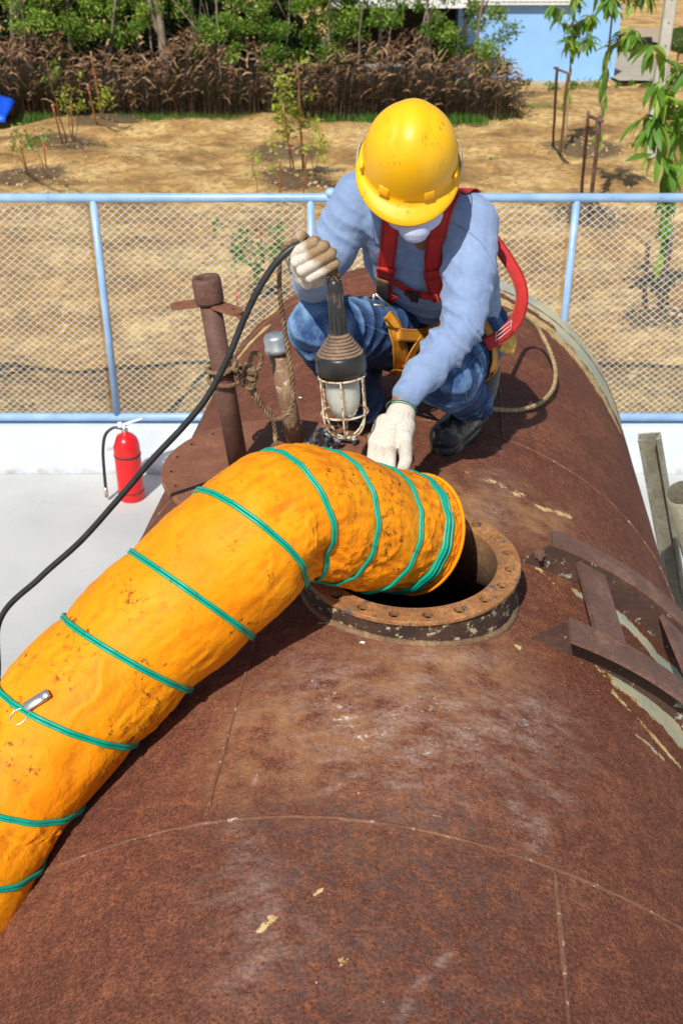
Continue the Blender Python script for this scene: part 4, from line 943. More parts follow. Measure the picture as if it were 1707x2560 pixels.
dis = .0015 * bulge[:, None] * 3 + amp * (.0058 * big + .0006 * wr + .0017 * np.sign(lf_) * np.abs(lf_) ** 1.5 * (.2 + 1.8 * comp) + .0004 * lf3) - amp * comp * .012 + comp * amp * .004 * fbm(P * 16, 2).reshape(ni, na)
dis = dis - .004 * (1 - bulge[:, None])
wq = P * 7.5 + .55 * np.stack([vnoise(P * 9), vnoise(P * 9 + 5), vnoise(P * 9 + 9)], 1)
def line(q, k): return np.clip(1 - np.abs(vnoise(q)) * k, 0, 1) ** 1.6
ln = (line(wq, 7) * np.clip(vnoise(P * 5 + 3) * 2 + .4, 0, 1)).reshape(ni, na); ln2 = (line(wq * 2.1 + 8, 6) * np.clip(vnoise(P * 6 + 13) * 2 + .2, 0, 1)).reshape(ni, na)
dis = dis + amp * (.0034 * ln + .0018 * ln2) * (.7 + .8 * comp)
def dent(center, rad, depth):
    global dis
    d_ = np.linalg.norm(P - np.array(center), axis=1).reshape(ni, na); dis = dis - depth * np.exp(-(d_ / rad) ** 2)
dent((-0.05,1.86,2.3315), .05, .045); dent((-0.1174,1.8,2.4891), .03, .012); dent((-0.4753,1.5,2.1044), .035, .028); dent((-0.3405,1.62,2.1561), .03, .018); dent((-0.5281,1.42,2.2202), .05, .008)
Pf = ring0 + dirv * dis[:, :, None]
idx = np.arange(ni * na).reshape(ni, na)
F4 = np.stack([idx[:-1], np.roll(idx[:-1], -1, 1), np.roll(idx[1:], -1, 1), idx[1:]], -1).reshape(-1, 4)
me = mesh('duct', Pf.reshape(-1, 3), F4.tolist())
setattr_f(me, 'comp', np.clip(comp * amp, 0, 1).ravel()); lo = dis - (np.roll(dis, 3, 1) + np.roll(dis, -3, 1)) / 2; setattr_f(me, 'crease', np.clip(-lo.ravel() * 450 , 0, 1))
hose = empty('ventilation_duct', tuple(cen[6]), 'fat orange fabric ventilation duct with green ribs going into the manhole', 'duct')
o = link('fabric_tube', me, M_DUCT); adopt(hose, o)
for i in range(1, len(RN) - 1):
    c_, n_, r_ = cen[i], NN[i * NS], RR[i * NS]
    for dn, rr_ in (((-.0034, .0034), (.0034, .0034)) if i != 1 else ((-.012, .005), (-.003, .006), (.012, .0035))):
        pts = []
        for k in range(96):
            a = 2 * math.pi * k / 96; cmp_ = 1 
            j = int(k / 96 * na); e_ = dis[i * NS, j]
            pts.append(c_ + n_ * dn + (U_[i * NS] * math.cos(a) + W_[i * NS] * math.sin(a)) * (r_ + e_ + .0035 + .0015 * math.sin(k * .9 + i)))
        mb = MB(); mb.tube(pts, rr_, 8, False, True); o = link('rib', mb.mesh('rib'), M_GREEN); adopt(hose, o)
pts = [cen[0] + (U_[0] * math.cos(a) + W_[0] * math.sin(a)) * (RR[0] + .0015) for a in th[::2]]
mb = MB(); mb.tube(pts, .0045, 8, False, True); o = link('hem', mb.mesh('hem'), M_DUCT); setattr_f(o.data, 'crease', np.zeros(len(o.data.vertices))); setattr_f(o.data, 'comp', np.zeros(len(o.data.vertices))); adopt(hose, o)
# metal hanging ring on the lower rib
mb = MB(); bvh_h = BVHTree.FromPolygons([tuple(p) for p in Pf.reshape(-1, 3)], F4.tolist())
hp, hn, _, _ = bvh_h.find_nearest(V((-0.5798,1.56,2.2275)))
o_ = (V((0, 0, 3.5)) - hp); hn = hn if hn.dot(o_) > 0 else -hn
M_RING = simple('ring_steel', (.5, .5, .46), .35, .2, 30, .8)
tx = V((0.8,0.2973,0.5212)); tx = (tx - hn * tx.dot(hn)).normalized(); ty = hn.cross(tx)
rot = Matrix((tx, ty, hn)).transposed()
mb.box(hp + hn * .007, (.022, .010, .004), rot); mb.box(hp + hn * .009 + tx * .022, (.008, .009, .003), rot); o = link('ring_clip', mb.mesh('clip'), M_RING, smooth=False); bv = o.modifiers.new('b', 'BEVEL'); bv.width = .002; bake(o); adopt(hose, o)
mb = MB(); pp = [hp + hn * .010 - tx * (.012 + .02 * (1 - math.cos(a))) + ty * .014 * math.sin(a) * (1 - .3 * math.cos(a)) - V((0, 0, .012)) for a in [i * 2 * math.pi / 20 for i in range(20)]]
mb.tube(pp, .0016, 6, False, True); o = link('wire_ring', mb.mesh('wr'), M_RING); adopt(hose, o)

# ================================================================== WORKER
def skinmat():
    m = NM('skin'); m.col(m.mix(m.noise(20, 4), (.22, .10, .06), (.34, .16, .10))).rough(.5); return m.m
M_SKIN = skinmat()
m = NM('blue_knit_shirt'); c = m.co(); k = m.mix(m.ramp(m.noise(6, 5, c), (.3, 0), (.7, 1)), (.195, .285, .46), (.26, .355, .54)); k = m.mix(m.ramp(m.noise(70, 4, c), (.4, .25), (.6, 0)), k, (.15, .2, .42)); m.col(k).rough(.95)
m.set(m.b.inputs['Sheen Weight'], .15); rd = m.ma('ABSOLUTE', m.ma('SUBTRACT', m.noise(9, 4, c, .5, .5), .5)); m.bump(m.ma('ADD', m.ma('MULTIPLY', m.noise(420, 2, c), .25), m.ma('MULTIPLY', rd, 3.0)), .5, .006); M_SHIRT = m.m
m = NM('denim'); c = m.co(); wv = m.noise(330, 3, m.co('Object', (1, 1, .25))); k = m.ramp(m.attr('wear'), (0, (.012, .035, .105)), (.45, (.028, .085, .24)), (1, (.20, .36, .58)))
k = m.mix(m.ramp(wv, (.35, .55), (.65, 0)), k, (.012, .025, .07)); k = m.mix(m.ramp(wv, (.6, 0), (.75, .25)), k, (.35, .45, .6)); k = m.mix(m.ramp(m.noise(12, 6, c, .7), (.55, 0), (.75, .3)), k, (.10, .22, .42)); m.col(k).rough(.9); m.bump(m.ma('ADD', m.ma('MULTIPLY', wv, .4), m.noise(16, 6, c, .65, .8)), .5, .005); M_DENIM = m.m
m = NM('knit_glove'); c = m.co(); rb = m.noise(300, 2, c); dirt = m.ma('ADD', m.attr('dirt'), m.ma('MULTIPLY_ADD', m.noise(26, 6, c, .7), 1.3, -.65)); k = m.mix(m.ramp(dirt, (.35, 0), (.95, 1)), (.72, .66, .57), (.30, .19, .10)); k = m.mix(m.ramp(rb, (.4, .4), (.6, 0)), k, (.32, .24, .16)); m.col(k).rough(.95); m.bump(rb, .7, .003); M_GLOVE = m.m
m = NM('boot_rubber'); c = m.co(); k = m.mix(m.ma('MULTIPLY', m.ramp(m.noise(30, 7, c, .75), (.50, 0), (.62, .8)), m.ramp(m.noise(7, 3, c), (.38, 0), (.55, 1))), (.016, .021, .026), (.30, .26, .19)); m.col(k).rough(m.ramp(m.noise(9, 4, c), (.3, .3), (.7, .6))); m.bump(m.noise(40, 4, c), .3, .003); M_BOOT = m.m

SR, SL = V((0.0408,2.82,2.8205)), V((0.3363,2.8,2.7619))
ER, WR = V((-0.0659,2.82,2.6012)), V((-0.0665,2.56,2.701))
EL, WL = V((0.3118,2.62,2.5501)), V((0.149,2.49,2.3974))
NK = V((0.2047,2.78,2.8382)); HD = V((0.1646,2.66,2.933))
CH = V((0.2328,2.93,2.6396)); PV = V((0.3104,3.12,2.3752))
HR, HL = V((0.2144,3.08,2.3544)), V((0.3941,3.1,2.3571))
KR, KL = V((-0.0623,2.74,2.501)), V((0.2757,2.65,2.4011))
AR, AL = V((0.0618,2.98,2.1804)), V((0.3974,3,2.1676))
xx = (SL - SR).normalized()
pers_segs = [(PV, .10, CH, .10), (PV - xx * .05, .09, CH - xx * .07, .09), (PV + xx * .05, .09, CH + xx * .07, .09), (CH, .09, NK, .05), (SR, .05, SL, .05), (NK, .05, HD, .05), (SR, .05, ER, .038), (ER, .037, WR, .027), (SL, .05, EL, .038), (EL, .036, WL, .026),
    (HR, .08, KR, .055), (KR, .05, AR, .038), (HL, .08, KL, .055), (KL, .05, AL, .038), (HD, .085, HD + V((0, -.02, .03)), .085),
    (HD + V((0, -.05, -.05)), .05, HD + V((0, -.06, -.075)), .035), (HD + V((.01, -.085, -.015)), .014, HD + V((.012, -.105, -.04)), .012)]
for sx in (-1, 1): pers_segs.append((HD + V((.082 * sx, .01, -.01)), .018, HD + V((.088 * sx, .015, .02)), .016))
for sx in (-1, 1): pers_segs.append((HD + V((.032 * sx, -.075, 0)), .014, HD + V((.032 * sx, -.08, 0)), .013))
person = fused('person', pers_segs, .008, 3, M_SKIN)
tag(person, 'person in yellow helmet, blue shirt and jeans squatting on the tank', 'person')

def folds(segs, amp, freq, lo=0.0):
    # creases that run round each limb: noise stretched along the ring direction of the nearest limb
    def fn(co, no):
        best = np.full(len(co), 9.); T_ = np.zeros(len(co)); A_ = np.zeros((len(co), 3)); Wt = np.zeros(len(co)); Q = np.zeros((len(co), 3))
        for (a, b, w_) in segs:
            a = np.array(a); b = np.array(b); ab = b - a; L = np.linalg.norm(ab); t = np.clip(((co - a) @ ab) / (L * L), 0, 1); d_ = np.linalg.norm(co - a - t[:, None] * ab, axis=1)
            mk = d_ < best; best[mk] = d_[mk]; T_[mk] = (t * L)[mk]; A_[mk] = ab / L
            wt = np.array([w_[0]]) + (w_[1] - w_[0]) * t; Wt[mk] = wt[mk]
        axl = (co * A_).sum(1); tilt = co @ np.array([.7, -.35, .6]) * freq * .55
        ph_ = axl * freq + tilt + 1.5 * fbm(co * 8, 2); g = (.5 + .5 * np.sin(ph_)) ** 2.2 - .35
        ph2 = axl * freq * .62 - tilt * 1.6 + 1.8 * fbm(co * 7 + 4, 2); g2 = (.5 + .5 * np.sin(ph2)) ** 3 - .3
        mk = np.clip(vnoise(co * 9 + 2) * 1.6 + .6, 0, 1); mk2 = np.clip(vnoise(co * 8 + 12) * 1.6 + .35, 0, 1)
        return Wt * amp * (g * mk + g2 * mk2) + amp * .8 * fbm(co * 8, 2) + amp * .12 * ridge(co * 40, 2)
    return fn
shirt = fused('shirt', [(PV + V((0, 0, .03)), .115, CH, .125), (PV - xx * .055 + V((0, 0, .03)), .10, CH - xx * .075, .105), (PV + xx * .065 + V((0, 0, .03)), .105, CH + xx * .085, .11),
    (CH - xx * .06, .10, SR + xx * .05 + V((0, .02, -.03)), .08), (CH + xx * .06, .10, SL - xx * .05 + V((0, .02, -.03)), .08), (CH, .10, NK + V((0, .05, -.03)), .07), (SR + xx * .03, .062, SL - xx * .03, .066), (SR + V((0, .06, 0)), .06, SL + V((0, .06, 0)), .065),
    (SR, .066, SR.lerp(ER, .5), .067), (SR.lerp(ER, .5), .067, ER, .058), (ER, .060, WR, .047), (SL, .072, SL.lerp(EL, .5), .074), (SL.lerp(EL, .5), .070, EL, .056), (EL, .056, EL.lerp(WL, .6), .048), (EL.lerp(WL, .6), .047, EL.lerp(WL, .86), .042)], .0055, 5, M_SHIRT, person)
displace(shirt, folds([(SR, ER, (.5, 1.3)), (ER, WR, (1.3, .9)), (SL, EL, (.3, 1.3)), (EL, WL, (2.0, 1.7)), (PV, CH, (1.5, .8))], .0052, 112))
shirt.data.update()
jeans = fused('jeans', [(HR + V((.02, 0, 0)), .112, HL, .115), (HR, .118, HR.lerp(KR, .5), .098), (HR.lerp(KR, .5), .096, KR, .078), (KR, .078, KR.lerp(AR, .5), .068), (KR.lerp(AR, .5), .068, AR, .062),
    (HL, .112, HL.lerp(KL, .5), .098), (HL.lerp(KL, .5), .098, KL, .084), (KL, .080, AL, .060)], .0055, 5, M_DENIM, person)
displace(jeans, folds([(HR, KR, (.5, .8)), (KR, AR, (1.1, 1.0)), (HL, KL, (.6, .9)), (KL, AL, (1.4, 1.3))], .0068, 130))
co = np.empty(len(jeans.data.vertices) * 3); jeans.data.vertices.foreach_get('co', co); co = co.reshape(-1, 3)
def fal(c_, r_): return np.exp(-(np.linalg.norm(co - np.array(c_), axis=1) / r_) ** 2)
wear = .20 + .34 * fbm(co * 14, 3) + .65 * fal(KL + V((-.04, -.06, .03)), .11) + .5 * fal(KR + V((-.05, -.05, .04)), .09) + .35 * fal(KL.lerp(AL, .6) + V((-.04, -.05, 0)), .08) + .3 * fal(HR.lerp(KR, .6) + V((0, -.06, .07)), .1)
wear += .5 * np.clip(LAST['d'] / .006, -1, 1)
wear -= .5 * fal(KR.lerp(AR, .6), .14)
setattr_f(jeans.data, 'wear', np.clip(wear, 0, 1))
# seams of the jeans
bv_j = BVHTree.FromPolygons([v.co.copy() for v in jeans.data.vertices], [tuple(p.vertices) for p in jeans.data.polygons])
bv_s = BVHTree.FromPolygons([v.co.copy() for v in shirt.data.vertices], [tuple(p.vertices) for p in shirt.data.polygons])
co_s = [v.co for v in shirt.data.vertices]
CAST = V((-.07, -.955, .29)).normalized()
def drape(path, bvhs, off, n=10, step=.008, toward=None, reach=.1):
    P, _ = resample(np.array(crom([tuple(p) for p in path], n)), step); out = []
    eye = V((0, -1, .45))
    for p in P:
        best = None; hit = None
        for b in bvhs:
            q, nn, i_, d_ = b.ray_cast(V(p) + CAST * reach, -CAST, .4)
            if q is not None and (hit is None or d_ < hit[0]): hit = (d_, q, nn)
        if hit is not None: out.append((hit[1] + hit[2] * off, hit[2], 0)); continue
        for b in bvhs:
            q, nn, i_, d_ = b.find_nearest(V(p))
            if q is None: continue
            sgn = (V(p) - q).dot(nn); dd = d_ if sgn > 0 else -d_      # smallest signed distance = outermost surface
            if best is None or dd < best[0]: best = (dd, q, nn)
        out.append((best[1] + best[2] * off, best[2], best[0]))
    return out
def ribbon(name, path, width, mat, parent, bvhs=None, off=.004, th=.0025, free=False, nrm_=None, edge=None, it=4, reach=.1):
    if free:
        P, _ = resample(np.array(crom([tuple(p) for p in path], 12)), .008); fr_ = [(V(p), V(nrm_(i / len(P))) if nrm_ else V((0, -1, .3)), 0) for i, p in enumerate(P)]
    else: fr_ = drape(path, bvhs, off, reach=reach)
    C0 = np.array([tuple(a[0]) for a in fr_]); N0 = np.array([tuple(a[1]) for a in fr_])
    for _ in range(it):
        C0[1:-1] = (C0[:-2] + C0[1:-1] * 2 + C0[2:]) / 4; N0[1:-1] = (N0[:-2] + N0[1:-1] + N0[2:]) / 3
    N0 /= np.linalg.norm(N0, axis=1)[:, None]; Tn = np.gradient(C0, axis=0); Tn /= np.linalg.norm(Tn, axis=1)[:, None]
    B = np.cross(Tn, N0); B /= np.linalg.norm(B, axis=1)[:, None]
    cols = 7; v = []
    for i in range(len(C0)):
        for j in range(cols):
            s_ = (j / (cols - 1) - .5) * width; p = V(C0[i] + B[i] * s_)
            if not free:
                best = None
                for b in bvhs:
                    q, nn, i_, d_ = b.find_nearest(p)
                    sg = (p - q).dot(nn); dd = d_ if sg > 0 else -d_
                    if best is None or dd < best[0]: best = (dd, q, nn)
                if best[0] < off * .7: p = p + best[2] * (off * .7 - best[0])
            v.append(p)
    f = [(i * cols + j, i * cols + j + 1, (i + 1) * cols + j + 1, (i + 1) * cols + j) for i in range(len(C0) - 1) for j in range(cols - 1)]
    o = link(name, mesh(name, v, f), mat); so = o.modifiers.new('s', 'SOLIDIFY'); so.thickness = th; so.offset = 1; 
    me = o.data; uvl = me.uv_layers.new(name='UVMap'); 
    for lp in me.loops: i_, j_ = divmod(lp.vertex_index, cols); uvl.data[lp.index].uv = (j_ / (cols - 1), i_ * .008 / width)
    bake(o); o.parent = parent
    return o, C0, N0, B
def webmat(name, base, dark, edge):
    m = NM(name); u_ = m.co('UV'); sx = m.n('SeparateXYZ'); m.t.links.new(u_, sx.inputs[0]); x = sx.outputs[0]
    d_ = m.ma('ABSOLUTE', m.ma('SUBTRACT', x, .5)); st = m.ma('MULTIPLY', m.ramp(d_, (.34, 0), (.355, 1), mode='LINEAR'), m.ramp(d_, (.395, 1), (.41, 0)))
    n = m.noise(18, 6, rough=.7); k = m.mix(m.ramp(n, (.35, 0), (.7, 1)), base, dark); k = m.mix(m.ma('MULTIPLY', st, .85), k, edge)
    m.col(k).rough(.7); wv_ = m.n('TexWave'); wv_.inputs['Scale'].default_value = 5; wv_.bands_direction = 'Y'; m.t.links.new(u_, wv_.inputs[0]); m.bump(wv_.outputs['Fac'], .35, .002); return m.m
M_RWEB = webmat('red_webbing', (.62, .025, .02), (.34, .015, .012), (.04, .008, .008))
M_YWEB = webmat('yellow_webbing', (.78, .33, .015), (.50, .20, .02), (.06, .035, .01))
BJ = [bv_j, bv_s]
harness = empty('harness', (0, 0, 0), None, None); harness.parent = person
def rib(path, w_, mat, bv=BJ, **k): return ribbon('strap', path, w_, mat, harness, bv, **k)
# seams on the jeans
def stitch(path, bv, mat, name='stitching', r=.0016):
    d_ = drape(path, bv, .0005); mb = MB(); mb.tube([a[0] for a in d_], r, 5); o = link(name, mb.mesh(name), mat, person)
M_STI = simple('denim_seam', (.10, .19, .36), .9, .4, 200)
stitch([(-0.0187,2.62,2.5766), (0.0491,2.72,2.5194), (0.1406,2.85,2.4376)], [bv_j], M_STI); stitch([(0.4035,2.85,2.4141), (0.3234,2.62,2.4358), (0.3267,2.6,2.343)], [bv_j], M_STI)
rib([(0.3471,2.92,2.8258), (0.3061,2.84,2.8524), (0.2708,2.76,2.8429), (0.2493,2.74,2.7928), (0.2422,2.76,2.7105), (0.2426,2.8,2.624), (0.2685,2.82,2.5569)], .050, M_RWEB, [bv_s], off=.005, reach=.06)
rib([(0.1348,2.8,2.8233), (0.1241,2.76,2.7724), (0.1166,2.76,2.6895), (0.1125,2.78,2.6194), (0.1172,2.86,2.515)], .046, M_RWEB, [bv_s], off=.005)
rib([(0.1379,2.76,2.6257), (0.1953,2.74,2.5977), (0.2586,2.74,2.5869)], .022, M_RWEB, [bv_s], off=.007)
rib([(0.1194,2.85,2.4979), (0.1444,2.82,2.4603), (0.1608,2.82,2.3784), (0.1767,2.86,2.2833)], .050, M_YWEB, [bv_j], off=.007, reach=.2)
rib([(0.1446,2.82,2.4511), (0.2149,2.8,2.4505), (0.2897,2.8,2.4849)], .036, M_YWEB, [bv_j], off=.013, reach=.2)
rib([(0.2151,2.8,2.4447), (0.1843,2.78,2.4118), (0.1794,2.78,2.359), (0.1928,2.86,2.2771)], .036, M_YWEB, [bv_j], off=.013, reach=.2)
rib([(0.3781,2.86,2.4805), (0.4062,2.82,2.4372), (0.4139,2.8,2.3864), (0.4142,2.82,2.3185)], .042, M_YWEB, [bv_j], off=.009, reach=.2)
M_SEAM = simple('shirt_seam', (.15, .22, .40), .95, .2, 60)
stitch([(0.2698,2.74,2.7858), (0.3121,2.7,2.7732), (0.3574,2.72,2.7271), (0.4013,2.78,2.641)], [bv_s], M_SEAM, 'shoulder_seam', .0014)
stitch([(0.0522,2.8,2.8834), (0.0722,2.75,2.8154), (0.0845,2.78,2.7257)], [bv_s], M_SEAM, 'shoulder_seam', .0014)
# patches, adjusters and buckles
M_BUCK = simple('dark_buckle', (.05, .045, .04), .4, .4, 30, .5); M_PATCH = simple('grimy_patch', (.14, .085, .05), .8, .5, 40)
def slab(name, path, w_, mat, th=.006, off=.010, bv=[bv_s]): o, *_ = ribbon(name, path, w_, mat, harness, bv, off=off, th=th); return o
slab('patch', [(0.109,2.75,2.6396), (0.11,2.78,2.5812)], .036, M_PATCH, .004, .012); slab('adjuster', [(0.1166,2.75,2.6714), (0.1149,2.75,2.6545)], .052, M_RWEB, .006, .011); slab('adjuster', [(0.2385,2.75,2.6587), (0.2424,2.75,2.6396)], .050, M_RWEB, .006, .012)
slab('buckle', [(0.1719,2.74,2.6085), (0.1956,2.74,2.5869)], .016, M_BUCK, .007, .012); slab('buckle', [(0.1842,2.73,2.5978), (0.2011,2.73,2.5945)], .03, M_BUCK, .006, .014)
mb = MB(); q = V((0.1076,2.76,2.5605)); 
for a, b in (((0.0885,2.74,2.5945), (0.121,2.75,2.5617)), ((0.0848,2.74,2.5651), (0.1294,2.77,2.5516)), ((0.0843,2.74,2.5945), (0.0827,2.74,2.5651))): mb.tube([a, b], .003, 8)
link('d_ring', mb.mesh('dring'), M_RING, harness)
# lanyard: free red loop at his left side, and its end on the hip
def nf(t): return V((-.2 + .3 * math.sin(t * 3), -.9, .35 - .3 * t)).normalized()
ribbon('lanyard', [(0.412,2.98,2.6812), (0.4496,2.93,2.6396), (0.4841,2.88,2.5877), (0.494,2.86,2.5378), (0.4799,2.84,2.4876), (0.4384,2.8,2.4585), (0.3877,2.76,2.4461)], .038, M_RWEB, harness, free=True, nrm_=lambda t: (V((.35, -.85, .2)) if t < .5 else V((.35, -.85, .2)).lerp(V((-.2, -.9, .35)), (t - .5) * 2)), th=.003)
lbl = ribbon('label_tab', [(0.4547,2.86,2.4479), (0.4664,2.85,2.4235), (0.4579,2.85,2.388)], .045, simple('tab_yellow', (.80, .45, .10), .7, .45, 60), harness, free=True, nrm_=lambda t: V((.2, -.9, .3)), th=.003)
# white stitching boxes on the lanyard end
mb = MB(); c0, c1 = V((0.4161,2.775,2.4678)), V((0.4576,2.8,2.4928)); 
for s_ in (-.012, 0, .012): mb.tube([c0 + V((0, -.012, s_)), c1 + V((0, -.012, s_))], .0008, 4)
mb.tube([c0 + V((0, -.012, -.014)), c0 + V((0, -.012, .014))], .0008, 4); mb.tube([c1 + V((0, -.012, -.014)), c1 + V((0, -.012, .014))], .0008, 4)
link('lanyard_stitch', mb.mesh('ls'), M_WHITE, harness)
# collar/hem bands of the shirt
# ---- mask
mask = fused('face_mask', [(HD + V((.0, -.045, -.055)), .052, HD + V((.0, -.06, -.085)), .040), (HD + V((-.025, -.03, -.06)), .045, HD + V((.025, -.03, -.06)), .045)], .005, 5, simple('mask_cloth', (.52, .56, .76), .9, .12, 20), person)
displace(mask, lambda c_, n_: .0005 * np.sin(c_[:, 2] * 420 + 3 * vnoise(c_ * 18)))
MK_OFF = V((0.1795,2.6,2.8146)) - (HD + V((0, -.055, -.07))); mask.location = MK_OFF + V((-.004, -.004, .012))
mb = MB(); mb.tube(crom([(0.2206,2.58,2.8313), (0.2421,2.62,2.8478), (0.2705,2.68,2.8668)], 6), .0015, 6); link('mask_string', mb.mesh('ms'), M_WHITE, person)

# ---- helmet
m = NM('helmet_plastic'); c = m.co(); n = m.noise(5, 6, c, .6); k = m.mix(m.ramp(n, (.35, 0), (.65, 1)), (.88, .43, .002), (.92, .50, .003))
sc_ = m.ma('MULTIPLY', m.ramp(m.noise(14, 4, c, .6), (.57, 0), (.66, 1)), m.ramp(m.noise(110, 6, m.co('Object', (1, 1, .4)), .8), (.53, 0), (.60, .9))); k = m.mix(sc_, k, (.12, .08, .02)); k = m.mix(m.ramp(m.noise(30, 7, c, .75), (.58, 0), (.8, .5)), k, (.62, .34, .01))
m.col(k).rough(m.ramp(m.noise(20, 5, c), (.3, .38), (.7, .5))); m.bump(m.noise(30, 6, c), .12, .002); M_HELM = m.m
Uh = V((.02, -.687, .727)); Fh = V((-.10, -.727, -.687)); Fh = (Fh - Uh * Fh.dot(Uh) / Uh.length_squared).normalized(); Uh.normalize(); Lh = Uh.cross(Fh)    # Lh: image right when he faces us
HC = V((0.1602,2.64,2.9484))
HM = Matrix((Fh, Lh, Uh)).transposed().to_4x4(); HM.translation = HC
def hpt(f_, l_, h_): return HM @ V((f_, l_, h_))
na_, nb_ = 96, 40; v = []; f = []
def dome(a, t, off=0):      # a round, t 0 top .. 1 rim
    ca, sa = math.cos(a), math.sin(a); rf = (.104 if ca > 0 else .108) + off; rl = .108 + off
    s_ = math.sin(t * math.pi / 2) ** .86; hh = (.158 + off) * math.cos(t * math.pi / 2) ** .72
    s_ = s_ * (1 + .03 * t ** 4)
    l_ = rl * sa * s_; ff = rf * ca * s_
    hh += .006 * math.exp(-(l_ / .03) ** 2) * (1 - t ** 3); hh -= .0012 * math.exp(-((abs(l_) - .036) / .008) ** 2) * (1 - t ** 4)
    return ff, l_, hh
for i in range(nb_ + 1):
    t = i / nb_
    for j in range(na_): v.append(hpt(*dome(2 * math.pi * j / na_, max(t, .004))))
for i in range(nb_):
    for j in range(na_): f.append((i * na_ + j, i * na_ + (j + 1) % na_, (i + 1) * na_ + (j + 1) % na_, (i + 1) * na_ + j))
f.append(tuple(range(na_))[::-1])
b0 = nb_ * na_; 
prev = b0
for (e, dh) in ((.35, -.002), (.75, -.006), (1, -.010), (1.0, -.013)):
    st_ = len(v)
    for j in range(na_):
        a = 2 * math.pi * j / na_; ca, sa = math.cos(a), math.sin(a); ff, l_, hh = dome(a, 1)
        w_ = .012 + .036 * max(0, ca) ** 1.6 * (1 if ca > 0 else 0) + .004 * max(0, -ca)
        v.append(hpt(ff + ca * w_ * e * 1.0, l_ + sa * w_ * e * (1 - .25 * max(0, ca)), dh - .010 * max(0, ca) ** 2 * e))
    for j in range(na_): f.append((prev + j, prev + (j + 1) % na_, st_ + (j + 1) % na_, st_ + j))
    prev = st_
helm = link('helmet', mesh('helmet', v, f), M_HELM, person); so = helm.modifiers.new('s', 'SOLIDIFY'); so.thickness = .0025; bake(helm)
def hbox(f_, l_, h_, hx, yaw, pitch):
    mb = MB(); M3 = (HM.to_3x3() @ Matrix.Rotation(yaw, 3, 'Z') @ Matrix.Rotation(pitch, 3, 'Y')); mb.box(hpt(f_, l_, h_), hx, M3)
    o = link('helmet_lug', mb.mesh('lug'), M_HELM, smooth=False); bv = o.modifiers.new('b', 'BEVEL'); bv.width = .003; bv.segments = 2; bake(o); o.parent = helm
hbox(.094, .052, .022, (.007, .013, .012), R(24), R(-20)); hbox(.094, -.052, .022, (.007, .013, .012), R(-24), R(-20))
hbox(.02, .1105, .022, (.026, .004, .010), 0, 0); hbox(.02, -.1105, .022, (.026, .004, .010), 0, 0)
M_STRP = simple('grey_strap', (.36, .35, .31), .8, .3, 40)
for sg in (1, -1):
    pts = [hpt(-.12, .075 * sg, -.004), hpt(-.06, .117 * sg, .002), hpt(.0, .124 * sg, -.006), hpt(.02, .118 * sg, -.04), hpt(.03, .095 * sg, -.08)]
    o, *_ = ribbon('chin_strap', pts, .014, M_STRP, person, free=True, nrm_=lambda t: HM.to_3x3() @ V((0, sg, .3)), th=.002)
hair = link('hair', mesh('hair', [hpt(*(lambda q: (q[0] * .86, q[1] * .84, -.004 - .05 * (i / 8) ))(dome(2 * math.pi * j / 40, 1))) for i in range(9) for j in range(40)], [(i * 40 + j, i * 40 + (j + 1) % 40, (i + 1) * 40 + (j + 1) % 40, (i + 1) * 40 + j) for i in range(8) for j in range(40) if not (j < 9 or j > 30)]), simple('black_hair', (.02, .015, .012), .6, .3, 80), person)

# ---- gloves
def glove(segs, name, dirt_fn, vox=.0021, it=1, loc=None):
    o = fused(name, segs, vox, it, M_GLOVE, person)
    co_ = np.empty(len(o.data.vertices) * 3); o.data.vertices.foreach_get('co', co_); co_ = co_.reshape(-1, 3)
    setattr_f(o.data, 'dirt', np.clip(dirt_fn(co_), 0, 1)); return o
# raised right hand: a fist round rope and cable; four curled fingers stacked
y0 = 2.40
fs = []
K = [((-0.1065,2.395,2.8022), (-0.0616,2.375,2.8331), (-0.0575,2.43,2.8232), .0132), ((-0.102,2.385,2.786), (-0.0404,2.375,2.8242), (-0.0377,2.43,2.8122), .0132), ((-0.0886,2.38,2.7683), (-0.0245,2.378,2.8071), (-0.0214,2.43,2.7957), .0132), ((-0.071,2.385,2.7501), (-0.0157,2.385,2.7832), (-0.0142,2.43,2.7725), .012)]
for a, b, c_, r_ in K:
    a, b, c_ = V(a), V(b), V(c_); mid_ = a.lerp(b, .5) + V((0, -.006, .002))
    fs += [(a + V((0, .035, 0)), r_ * 1.05, a, r_), (a, r_, mid_, r_ * 1.02), (mid_, r_ * 1.02, b, r_ * .98), (b, r_ * .98, c_, r_ * .9), (c_, r_ * .9, V((-0.0765,2.44,2.7835)), r_ * .8)]
fs += [((-0.1086,2.44,2.7835), .024, (-0.0726,2.44,2.7366), .026), ((-0.0725,2.46,2.7776), .028, (-0.05,2.47,2.7368), .026), ((-0.0861,2.43,2.7397), .024, WR, .034), ((-0.0587,2.44,2.7366), .022, WR, .034), ((-0.1035,2.42,2.7755), .022, (-0.0789,2.43,2.7303), .022)]
fs += [((-0.059,2.47,2.7653), .02, (-0.0779,2.44,2.8149), .016), ((-0.0779,2.44,2.8149), .016, (-0.0907,2.4,2.8405), .0135)]
tipc = [np.array(k_[1]) for k_ in K] + [np.array((-0.0866,2.41,2.836))]
gl1 = glove(fs, 'glove', lambda c_: sum(.85 * np.exp(-(np.linalg.norm(c_ - t_, axis=1) / .032) ** 2) for t_ in tipc) + .5 * np.exp(-(np.linalg.norm(c_ - np.array((-0.0809,2.4,2.7285)), axis=1) / .02) ** 2))
